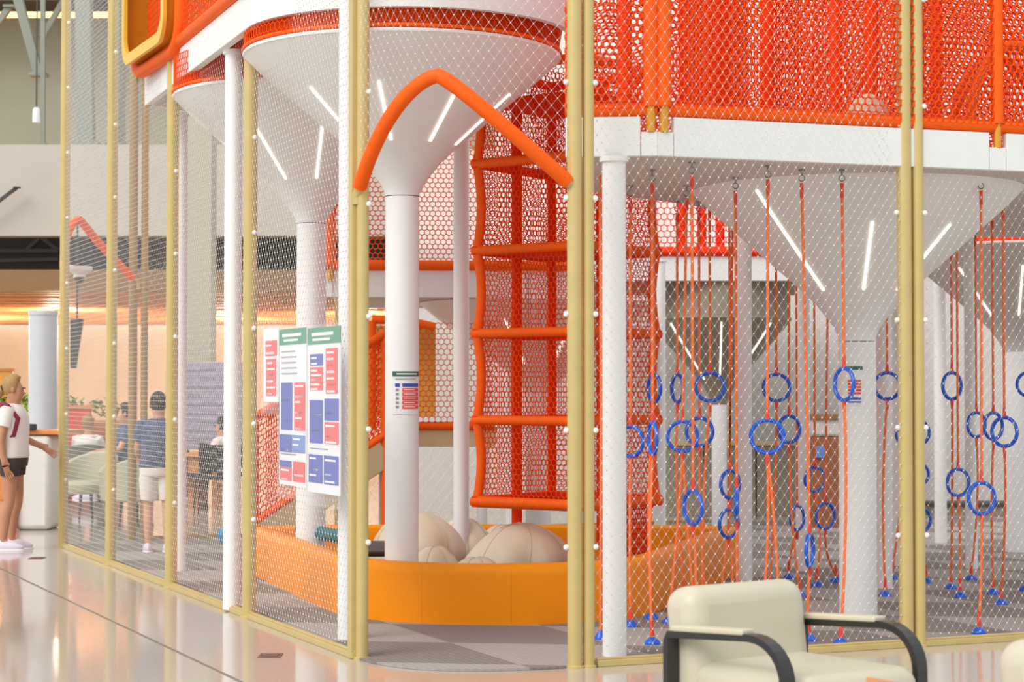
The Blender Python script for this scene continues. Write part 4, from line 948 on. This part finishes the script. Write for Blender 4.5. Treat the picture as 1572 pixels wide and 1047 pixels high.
# ---------------------------------------------------------------- people
def skin_obj(name, verts, edges, radii, m, parent, root=0, sub=2):
    me = bpy.data.meshes.new(name); me.from_pydata([tuple(v) for v in verts], edges, []); me.materials.append(m)
    o = link_mesh(name, me, parent)
    o.modifiers.new('skin', 'SKIN'); sk = me.skin_vertices[0].data
    for i, r in enumerate(radii):
        sk[i].radius = r if isinstance(r, tuple) else (r, r); sk[i].use_root = (i == root)
    o.modifiers['skin'].use_smooth_shade = True
    s = o.modifiers.new('subd', 'SUBSURF'); s.levels = sub; s.render_levels = sub
    return o
def person(label, loc, rz, H, J, skinm, clothes, hairm, tail=False, shoes=None, fingers=True, lookz=0):
    t = thing('person', (0, 0, 0), label, 'person'); k = H / 1.68
    names = list(J.keys()); P = {n: Vector(J[n][0]) * k for n in names}; R = {n: (J[n][1] * k if not isinstance(J[n][1], tuple) else tuple(q * k for q in J[n][1])) for n in names}
    E = [('pelvis', 'waist'), ('waist', 'chest'), ('chest', 'neck'), ('neck', 'jaw'), ('jaw', 'head'), ('head', 'crown'), ('jaw', 'nose')]
    for s in 'lr':
        E += [('chest', s + 'sh'), (s + 'sh', s + 'el'), (s + 'el', s + 'wr'), (s + 'wr', s + 'pa'), ('pelvis', s + 'hip'), (s + 'hip', s + 'kn'), (s + 'kn', s + 'calf'), (s + 'calf', s + 'an'), (s + 'an', s + 'toe')]
        for fi in range(4): E.append((s + 'pa', s + 'f%d' % fi)); E.append((s + 'f%d' % fi, s + 'g%d' % fi))
        E.append((s + 'wr', s + 'th'))
        d = (P[s + 'pa'] - P[s + 'wr']).normalized(); sd_ = Vector((1, 0, 0)) - d * d.x
        sd_ = sd_.normalized() if sd_.length > 0.2 else Vector((0, 0, 1))
        for fi in range(4):
            P[s + 'f%d' % fi] = P[s + 'pa'] + d * 0.045 * k + sd_ * (0.02 * (1.5 - fi)) * k; R[s + 'f%d' % fi] = 0.009 * k
            P[s + 'g%d' % fi] = P[s + 'f%d' % fi] + (d * 0.04 + Vector((0.008, 0, -0.012))) * (0.9 if fi in (0, 3) else 1.1) * k; R[s + 'g%d' % fi] = 0.008 * k
        P[s + 'th'] = P[s + 'wr'] + d * 0.05 * k + sd_ * 0.045 * k; R[s + 'th'] = 0.01 * k
    nm = list(P.keys()); idx = {n: i for i, n in enumerate(nm)}
    skin_obj('body', [P[n] for n in nm], [(idx[a], idx[b]) for a, b in E], [R[n] for n in nm], skinm, t, idx['pelvis'])
    def loft(mb, rings):
        n = 20; vs = []
        for (x, z, rx, ry) in rings:
            for i in range(n): a = 2 * math.pi * i / n; vs.append(Vector((x + rx * math.cos(a), ry * math.sin(a), z)) * k)
        mb.add(vs, [(i * n + q, i * n + (q + 1) % n, (i + 1) * n + (q + 1) % n, (i + 1) * n + q) for i in range(len(rings) - 1) for q in range(n)])
    pz = J['pelvis'][0][2]
    for (cname, cm, kindc, f) in clothes:
        mb = MB()
        if kindc == 'top':
            loft(mb, [(0, pz + z, rx, ry) for z, rx, ry in ((-0.02, 0.15, 0.195), (0.0, 0.158, 0.2), (0.12, 0.15, 0.18), (0.26, 0.158, 0.19), (0.38, 0.15, 0.205), (0.45, 0.118, 0.185), (0.49, 0.08, 0.11), (0.505, 0.064, 0.07))])
            for q in 'lr':
                a = P[q + 'sh']; b = a.lerp(P[q + 'el'], f); mb.tube([a + Vector((0, 0.06 if q == 'r' else -0.06, 0.02)) * k, a, a.lerp(b, 0.5), b, b + (b - a).normalized() * 0.004], [0.06 * k, 0.078 * k, 0.074 * k, 0.07 * k, 0.058 * k], 12)
        else:
            loft(mb, [(0, pz + z, rx, ry) for z, rx, ry in ((0.1, 0.135, 0.165), (0.04, 0.148, 0.185), (-0.04, 0.15, 0.195), (-0.1, 0.14, 0.19), (-0.12, 0.1, 0.15))])
            for q in 'lr':
                a = P[q + 'hip'] + Vector((0, 0, 0.03)) * k; b = P[q + 'hip'].lerp(P[q + 'kn'], f); mb.tube([a, a.lerp(b, 0.4), b, b + (b - a).normalized() * 0.004], [0.1 * k, 0.108 * k, 0.1 * k - 0.02 * f * k, 0.08 * k - 0.02 * f * k], 14)
        mb.build(cname, cm, t, smooth=True)
    hd_ = P['head']; mb = MB()
    mb.ell(hd_ + Vector((-0.018, 0, 0.03)) * k, (0.108 * k, 0.092 * k, 0.118 * k), 20, 12, lambda q, th, ph: (q[0] if q[0] < 0.45 or q[2] > 0.5 else 0.45 + (q[0] - 0.45) * 0.2, q[1], q[2] if q[2] > -0.75 else -0.75))
    hr = mb.build('hair', hairm, t, smooth=True)
    if tail:
        MB().tube([hd_ + Vector((-0.09, 0, 0.03)) * k, hd_ + Vector((-0.15, 0.01, -0.03)) * k, hd_ + Vector((-0.19, 0.01, -0.13)) * k, hd_ + Vector((-0.2, 0.0, -0.22)) * k], [0.03 * k, 0.04 * k, 0.035 * k, 0.012 * k], 10).build('ponytail', hairm, hr, smooth=True)
        MB().torus(hd_ + Vector((-0.115, 0, 0.0)) * k, 0.03 * k, 0.012 * k, Vector((0.6, 0, -0.8)), Vector((0, 1, 0)), 12, 6).build('hair_tie', dark, hr, smooth=True)
    for s, q in (('l', 1), ('r', -1)):
        MB().ell(hd_ + Vector((0.088, 0.034 * q, 0.005)) * k, (0.009 * k, 0.014 * k, 0.008 * k), 8, 6).build('eye', dark, t, smooth=True)
        MB().ell(hd_ + Vector((0.0, 0.088 * q, -0.01)) * k, (0.02 * k, 0.012 * k, 0.03 * k), 8, 6).build('ear', skinm, t, smooth=True)
    MB().ell(P['jaw'] + Vector((0.07, 0, 0.022)) * k, (0.01 * k, 0.026 * k, 0.006 * k), 8, 6).build('mouth', pinkred, t, smooth=True)
    if shoes:
        for s in 'lr':
            a = P[s + 'an']; b = P[s + 'toe']; d = Vector((b.x - a.x, b.y - a.y, 0)).normalized()
            base = Vector((a.x, a.y, min(a.z, b.z) - 0.045 * k)); sd_ = Vector((-d.y, d.x, 0))
            sh = MB().ell(base + d * 0.06 * k + UP * 0.045 * k, (0.15 * k, 0.052 * k, 0.055 * k), 18, 10, lambda q, th, ph: (q[0], q[1], (q[2] if q[2] < 0 else q[2] * (1.15 - 0.55 * q[0]))), (d, sd_, UP)).build('shoe', shoes, t, smooth=True)
            MB().ell(base + d * 0.06 * k + UP * 0.014 * k, (0.158 * k, 0.056 * k, 0.02 * k), 18, 6, None, (d, sd_, UP)).build('sole', sole_m, sh, smooth=True)
    t.location = loc; t.rotation_euler = (0, 0, rz); return t
stand = {
 'pelvis': ((0, 0, 0.92), (0.125, 0.10)), 'waist': ((0, 0, 1.06), (0.115, 0.085)), 'chest': ((0, 0, 1.27), (0.135, 0.10)), 'neck': ((0.0, 0, 1.42), 0.05), 'jaw': ((0.025, 0, 1.49), (0.062, 0.062)), 'head': ((0.02, 0, 1.57), (0.085, 0.09)), 'crown': ((0.0, 0, 1.645), (0.06, 0.06)), 'nose': ((0.118, 0, 1.535), 0.012),
 'lsh': ((0.0, 0.165, 1.35), 0.058), 'lel': ((0.05, 0.22, 1.08), 0.042), 'lwr': ((0.24, 0.20, 1.0), 0.028), 'lpa': ((0.31, 0.19, 0.96), 0.033),
 'rsh': ((-0.01, -0.165, 1.35), 0.058), 'rel': ((-0.06, -0.215, 1.08), 0.042), 'rwr': ((-0.03, -0.215, 0.86), 0.028), 'rpa': ((0.0, -0.21, 0.79), 0.033),
 'lhip': ((0, 0.09, 0.86), 0.092), 'lkn': ((0.03, 0.1, 0.48), 0.056), 'lcalf': ((-0.01, 0.1, 0.33), 0.056), 'lan': ((-0.03, 0.1, 0.09), 0.036), 'ltoe': ((0.1, 0.11, 0.035), 0.03),
 'rhip': ((0, -0.09, 0.86), 0.092), 'rkn': ((0.0, -0.1, 0.48), 0.056), 'rcalf': ((-0.04, -0.1, 0.33), 0.056), 'ran': ((-0.06, -0.1, 0.09), 0.036), 'rtoe': ((0.07, -0.11, 0.035), 0.03)}
top_ = lambda sl: [['pelvis', 'waist', 'chest', ('chest', 'neck', 0.55)], ['chest', 'lsh', ('lsh', 'lel', sl)], ['chest', 'rsh', ('rsh', 'rel', sl)]]
shr = lambda f: [[('pelvis', 'waist', 0.5), 'pelvis'], ['pelvis', 'lhip', ('lhip', 'lkn', f)], ['pelvis', 'rhip', ('rhip', 'rkn', f)]]
w1 = person('woman with blond ponytail, white top and brown shorts walking at the left edge', (XY(20, 19.1), 19.1, 0.0), 0.0, 1.68, stand, skin_d,
    [('top', shirt_w, 'top', 0.55), ('shorts', shorts_d, 'shorts', 0.36)], hair_b, True, shoe_m)
k = MB(); k.tube([Vector((-0.09, -0.1, 1.42)), Vector((0.0, -0.19, 1.40)), Vector((0.09, -0.16, 1.28)), Vector((0.05, -0.16, 1.12)), Vector((-0.12, -0.14, 1.02))], 0.026, 8); k.build('bag_strap', maroon, w1, smooth=True)
person('person in blue patterned shirt and white shorts behind the post under the porthole', (XY(243, 18.7), 18.7, 0.014), math.radians(100), 1.5, stand, skin,
    [('shirt', shirt_b, 'top', 0.6), ('shorts', shirt_w, 'shorts', 0.8)], hair_d, False, shoe_m)
sit = dict(stand)
def mv(n, p): sit[n] = (p, stand[n][1])
dz = -0.46
for n in ('pelvis', 'waist', 'chest', 'neck', 'jaw', 'head', 'crown', 'nose', 'lsh', 'rsh'): p = stand[n][0]; mv(n, (p[0], p[1], p[2] + dz))
mv('lel', (0.1, 0.22, 0.66)); mv('lwr', (0.3, 0.17, 0.62)); mv('lpa', (0.37, 0.15, 0.61)); mv('rel', (0.1, -0.22, 0.66)); mv('rwr', (0.3, -0.17, 0.62)); mv('rpa', (0.37, -0.15, 0.61))
for s, q in (('l', 1), ('r', -1)):
    mv(s + 'hip', (0.08, 0.09 * q, 0.45)); mv(s + 'kn', (0.46, 0.1 * q, 0.47)); mv(s + 'calf', (0.47, 0.1 * q, 0.33)); mv(s + 'an', (0.45, 0.1 * q, 0.09)); mv(s + 'toe', (0.58, 0.11 * q, 0.035))
person('seated person with dark hair and blue top behind the far lounge chairs', (XY(193, 25.8), 25.8, 0.12), math.radians(200), 1.72, sit, skin, [('top', shirt_b, 'top', 0.6), ('trousers', shorts_d, 'shorts', 0.98)], hair_d, False, shoe_m)
person('seated person with brown hair and white shirt behind the far lounge chairs', (XY(135, 27.3), 27.3, 0.02), math.radians(80), 1.62, sit, skin, [('shirt', shirt_w, 'top', 0.7), ('trousers', shorts_d, 'shorts', 0.98)], hair_b, False, shoe_m)
person('seated person in white shirt at the far wooden table', (XY(343, 26.5), 26.5, 0.02), math.radians(160), 1.6, sit, skin, [('shirt', shirt_w, 'top', 0.7), ('trousers', shorts_d, 'shorts', 0.98)], hair_d, False, shoe_m)

# ---------------------------------------------------------------- cafe background
t = thing('hall_column', (XY(63, 26), 26, 0), 'silvery round hall column behind the walking woman', 'column')
z0, z1 = at(0, 655, 26).z, at(0, 484, 26).z
MB().lathe([(0.19, 0), (0.19, z1)], (XY(66, 26), 26, 0), 28).build('shaft', silver, t, smooth=True); MB().lathe([(0.2, z1), (0.2, z1 + 0.06)], (XY(66, 26), 26, 0), 28).build('cap', silver, t, smooth=True)
t = thing('service_desk', (XY(52, 22), 22, 0), 'white service desk pier with wooden top by the walking woman', 'desk')
m = MB(); a = XY(22, 21.8); b = XY(78, 21.8); zt = at(0, 668, 21.8).z
o = m.box(((a + b) / 2, 22.1, zt / 2), (b - a, 0.6, zt)).build('pier', stone, t, smooth=True, bevel=0.06)
MB().box(((a + b) / 2 + 0.08, 22.2, zt + 0.03), (b - a + 0.25, 0.8, 0.05)).build('top', wood2, t, bevel=0.01)
MB().box((XY(14, 21.6), 21.9, 0.38), (0.12, 0.3, 0.72)).build('red_panel', redm, t, bevel=0.01)
MB().box((XY(43, 21.7), 21.8, zt + 0.09), (0.13, 0.1, 0.07)).build('card_terminal', dark, t, bevel=0.01)
def planter(x, y, Y, n, w, label):
    c = at(x, y, Y); t = thing('planter', (c.x, c.y, 0), label, 'planter'); rnd = random.Random(int(x))
    MB().box((c.x, c.y, (c.z - 0.12) / 2), (w, 0.4, c.z - 0.12)).build('planter_box', wood2, t, bevel=0.01)
    for i in range(n):
        p = c + Vector((rnd.uniform(-w / 2, w / 2), rnd.uniform(-0.15, 0.15), rnd.uniform(-0.1, 0.12))); a = rnd.uniform(0, 6.28); d = Vector((math.cos(a), math.sin(a), rnd.uniform(0.2, 0.9))).normalized(); s = d.cross(UP).normalized(); L = rnd.uniform(0.1, 0.2)
        MB().add([p, p + d * L * 0.5 + s * L * 0.22 + UP * 0.01, p + d * L, p + d * L * 0.5 - s * L * 0.22 + UP * 0.01, p + d * L * 0.5 - UP * 0.012], [(0, 1, 2, 4), (0, 4, 2, 3)]).build('leaf', leaf, t)
planter(36, 628, 27, 40, 0.35, 'yellow green plant behind the walking woman')
planter(120, 628, 28, 36, 0.4, 'green plants on the low divider, left of the second post')
planter(165, 632, 28, 40, 0.4, 'green plants on the low divider, right of the second post')
planter(6, 616, 28, 26, 0.4, 'dark leaved plant at the left picture edge')
for (x0, x1, y0, y1, Y, mm, lb) in ((-40, 18, 570, 690, 31, doorm, 'yellow wall panel at the far left of the cafe'), (100, 140, 627, 672, 27.5, redm, 'red divider panel beyond the lounge chairs')):  # plain coloured boards without emission
    a = at(x0, y0, Y); b = at(x1, y1, Y); t = thing('divider_panel', ((a.x + b.x) / 2, Y, b.z), lb, 'panel')
    MB().box(((a.x + b.x) / 2, Y, (a.z + 0) / 2), (b.x - a.x, 0.06, a.z)).build('board', mm, t, bevel=0.01)
    MB().box(((a.x + b.x) / 2, Y, a.z + 0.02), (b.x - a.x + 0.06, 0.1, 0.05)).build('cap', wood2, t, bevel=0.005)
def lounge_chair(x, Y, rz, label, m=lounge):
    t = thing('lounge_chair', (0, 0, 0), label, 'lounge chair', 'lounge chairs in the cafe')
    pts = [Vector((0.36 * math.cos(a), 0.36 * math.sin(a), 0)) for a in [math.radians(200 + 220 * i / 16 - 20) for i in range(17)]]
    vs = []
    for i, p in enumerate(pts):
        h = 0.62 + 0.2 * math.sin(math.pi * i / 16); q = p * 0.8
        vs += [p + UP * 0.3, p * 1.05 + UP * h, q * 1.02 + UP * h, q + UP * 0.3]
    fs = [(0, 1, 2, 3), (67, 66, 65, 64)]
    for i in range(16):
        for k in range(4): fs.append((i * 4 + k, i * 4 + 4 + k, i * 4 + 4 + (k + 1) % 4, i * 4 + (k + 1) % 4))
    MB().add(vs, fs).build('shell', m, t, smooth=True, bevel=0.02)
    MB().lathe([(0.28, 0.32), (0.31, 0.36), (0.31, 0.43), (0.27, 0.47)], (0, 0.02, 0), 24).build('seat', m, t, smooth=True)
    for a in (45, 135, 225, 315): MB().tube([(0.22 * math.cos(math.radians(a)), 0.22 * math.sin(math.radians(a)), 0.33), (0.29 * math.cos(math.radians(a)), 0.29 * math.sin(math.radians(a)), 0.0)], [0.02, 0.013], 8).build('leg', shorts_d, t)
    t.location = (XY(x, Y), Y, 0); t.rotation_euler = (0, 0, rz); return t
lounge_chair(133, 23.6, 2.3, 'pale lounge chair nearest the far corner post')
lounge_chair(199, 22.4, 0.6, 'pale lounge chair by the far entrance posts')
lounge_chair(135, 27.3, math.radians(-10), 'dark lounge chair under the person in the white shirt', lounge_d)
lounge_chair(193, 25.8, math.radians(110), 'dark lounge chair behind the far entrance posts', lounge_d)
# cafe table, chairs, screen wall
t = thing('cafe_table', (XY(312, 26), 26, 0), 'wooden cafe counter table beyond the rear fence', 'table')
a = at(300, 694, 26); MB().box((XY(318, 26), 26, a.z - 0.03), (0.5, 0.7, 0.05)).build('table_top', wood2, t, bevel=0.006); MB().box((XY(304, 26), 26, a.z / 2), (0.16, 0.6, a.z)).build('leg_panel', wood2, t)
MB().box((XY(334, 26), 26, a.z / 2), (0.05, 0.6, a.z)).build('leg_panel', wood2, t)
def cafe_chair(x, Y, rz, label):
    t = thing('cafe_chair', (0, 0, 0), label, 'chair', 'dark cafe chairs')
    MB().box((0, 0, 0.45), (0.42, 0.42, 0.05)).build('seat', dark, t, bevel=0.01); MB().box((0, -0.2, 0.7), (0.4, 0.03, 0.34)).build('backrest', dark, t, bevel=0.01)
    for s in (-1, 1):
        for q in (-1, 1): MB().tube([(0.18 * s, 0.18 * q, 0.43), (0.2 * s, 0.2 * q, 0)], 0.014, 6).build('leg', shorts_d, t)
    t.location = (XY(x, Y), Y, 0); t.rotation_euler = (0, 0, rz)
cafe_chair(326, 25.0, 0.3, 'dark cafe chair before the wooden table'); cafe_chair(290, 25.6, 2.0, 'dark cafe chair left of the wooden table'); cafe_chair(350, 26.0, 1.0, 'dark cafe chair right of the wooden table')
t = thing('screen_board', (XY(320, 27.2), 27.2, 0), 'large lilac notice board with dark lines beyond the fence', 'notice board')
a = at(278, 556, 27.0); b = at(372, 690, 27.0)
MB().box(((a.x + b.x) / 2, 27.0, (a.z + b.z) / 2), (b.x - a.x, 0.06, a.z - b.z)).build('board', lilac, t, bevel=0.01)
for i in range(9):
    z = a.z - 0.1 - 0.12 * i; L = (b.x - a.x) * (0.5 + 0.35 * ((i * 37) % 10) / 10)
    MB().box((a.x + 0.05 + L / 2, 26.965, z), (L, 0.006, 0.03)).build('text_line', p_grey, t)
for s in (0.1, 0.9): MB().tube([Vector((a.x + (b.x - a.x) * s, 27.05, 0)), Vector((a.x + (b.x - a.x) * s, 27.05, b.z))], 0.03, 8).build('stand_leg', dark2, t)
# white dome camera and hanging speaker
c = at(122, 418, 19.8); t = thing('dome_camera', tuple(c - UP * 0.1), 'white dome camera hanging at the far entrance', 'camera')
MB().lathe([(0.13, 0.06), (0.13, 0.02), (0.06, -0.02), (0.06, -0.05)], c, 20).build('housing', white, t, smooth=True); MB().ell(c - UP * 0.06, (0.05, 0.05, 0.05), 14, 8).build('lens_dome', dark2, t, smooth=True)
MB().tube([c + UP * 0.04, c + Vector((-0.12, -0.1, 0.07)), Vector((P1.x + 0.04, P1.y, c.z + 0.08))], 0.015, 8).build('bracket', white, t)
a = at(118, 489, 28); b = at(112, 565, 28); t = thing('hanging_speaker', tuple(b), 'tall dark tapered loudspeaker hanging in the cafe', 'speaker')
MB().add([(a.x - 0.1, 28, a.z), (a.x + 0.06, 28, a.z), (a.x + 0.06, 28.2, a.z), (a.x - 0.1, 28.2, a.z), (b.x - 0.04, 28, b.z), (b.x + 0.02, 28, b.z), (b.x + 0.02, 28.15, b.z), (b.x - 0.04, 28.15, b.z)], [(0, 3, 2, 1), (4, 5, 6, 7), (0, 1, 5, 4), (1, 2, 6, 5), (2, 3, 7, 6), (3, 0, 4, 7)]).build('cabinet', dark, t, bevel=0.01)
MB().tube([(a.x - 0.02, 28.1, a.z), (a.x - 0.02, 28.1, cz + 0.9)], 0.015, 6).build('hanger', dark2, t)
# small blue ball by the column, wall furniture behind the rings
c = gnd(347, 835, 0.0); mb = MB(); mb.ell(c + UP * 0.09 + Vector((0, 0, 0)), (0.085, 0.085, 0.085), 20, 12); t = thing('play_ball', (c.x, c.y, 0), 'bright blue ball on the carpet left of the white column', 'ball')
mb.build('ball', cyan, t, smooth=True); MB().torus(c + UP * 0.09, 0.0855, 0.003, Vector((1, 0, 0)), UP, 20, 4).build('seam', navy, t)
t = thing('low_bench', (XY(1140, 24), 24.3, 0), 'long taupe bench wall behind the rings', 'bench')
zt = at(0, 684, 24.3).z
for i, (x0, x1) in enumerate(((1018, 1080), (1081, 1160), (1161, 1262))): MB().box(((XY(x0, 24.3) + XY(x1, 24.3)) / 2, 24.5, zt / 2), (XY(x1, 24.3) - XY(x0, 24.3) - 0.01, 0.4, zt)).build('front_panel', taupe, t, bevel=0.006)
MB().box(((XY(1018, 24.3) + XY(1262, 24.3)) / 2, 24.5, zt + 0.02), (XY(1262, 24.3) - XY(1018, 24.3) + 0.04, 0.46, 0.04)).build('top', tan, t, bevel=0.006)
t = thing('low_bench', (XY(1480, 24), 24.3, 0), 'long dark bench ledge behind the right ring group', 'bench')
zt = at(0, 776, 24.3).z; a = XY(1425, 24.3); b = XY(1600, 24.3)
MB().box(((a + b) / 2, 24.4, zt / 2 + 0.007), (b - a, 0.5, zt)).build('front_panel', taupe, t, bevel=0.006); MB().box(((a + b) / 2, 24.4, zt + 0.02), (b - a + 0.04, 0.56, 0.04)).build('top', dark2, t, bevel=0.006)
t = thing('cabinet', (XY(1270, 22), 22, 0), 'rust brown cabinet with grey top left of the thick ring-area column', 'cabinet')
a = XY(1246, 22); b = XY(1298, 22); z1 = at(0, 640, 22).z; z2 = at(0, 671, 22).z
MB().box(((a + b) / 2, 22.3, z2 / 2), (b - a, 0.6, z2)).build('body', rust, t, bevel=0.008); MB().box(((a + b) / 2, 22.3, (z1 + z2) / 2), (b - a, 0.55, z1 - z2 - 0.06)).build('grey_band', greyw, t, bevel=0.008); MB().box(((a + b) / 2, 22.3, z1), (b - a + 0.03, 0.62, 0.06)).build('top', brown, t, bevel=0.008)
q = at(1259, 694, 21.98); MB().box((q.x, 21.985, q.z), (0.1, 0.03, 0.13)).build('screen', p_lblue, t, bevel=0.004)
# things on the upper deck
c = at(1332, 170, 12.3); t = thing('bean_bag', (c.x, c.y, ZR0 + 0.06), 'taupe dome-shaped pouf on the upper deck behind the net', 'bean bag')
MB().ell((c.x, c.y, ZR1 - 0.02), (0.165, 0.165, 0.3), 24, 12, lambda q, th, ph: (q[0], q[1], max(q[2], -0.55))).build('body', bean, t, smooth=True); MB().torus((c.x, c.y, ZR1), 0.166, 0.004, Vector((1, 0, 0)), Vector((0, 1, 0)), 24, 4).build('seam', seam, t)
c = at(1240, 165, 12.5); t = thing('bean_bag', (c.x, c.y, ZR0 + 0.06), 'flat dark cushion on the upper deck left of the pouf', 'bean bag')
MB().ell((c.x, c.y, ZR1 - 0.03), (0.2, 0.16, 0.2), 24, 12, lambda q, th, ph: (q[0], q[1], max(q[2], -0.6))).build('body', dark, t, smooth=True); MB().torus((c.x, c.y, ZR1), 0.18, 0.004, Vector((1, 0, 0)), Vector((0, 0.85, 0)), 24, 4).build('seam', dark2, t)
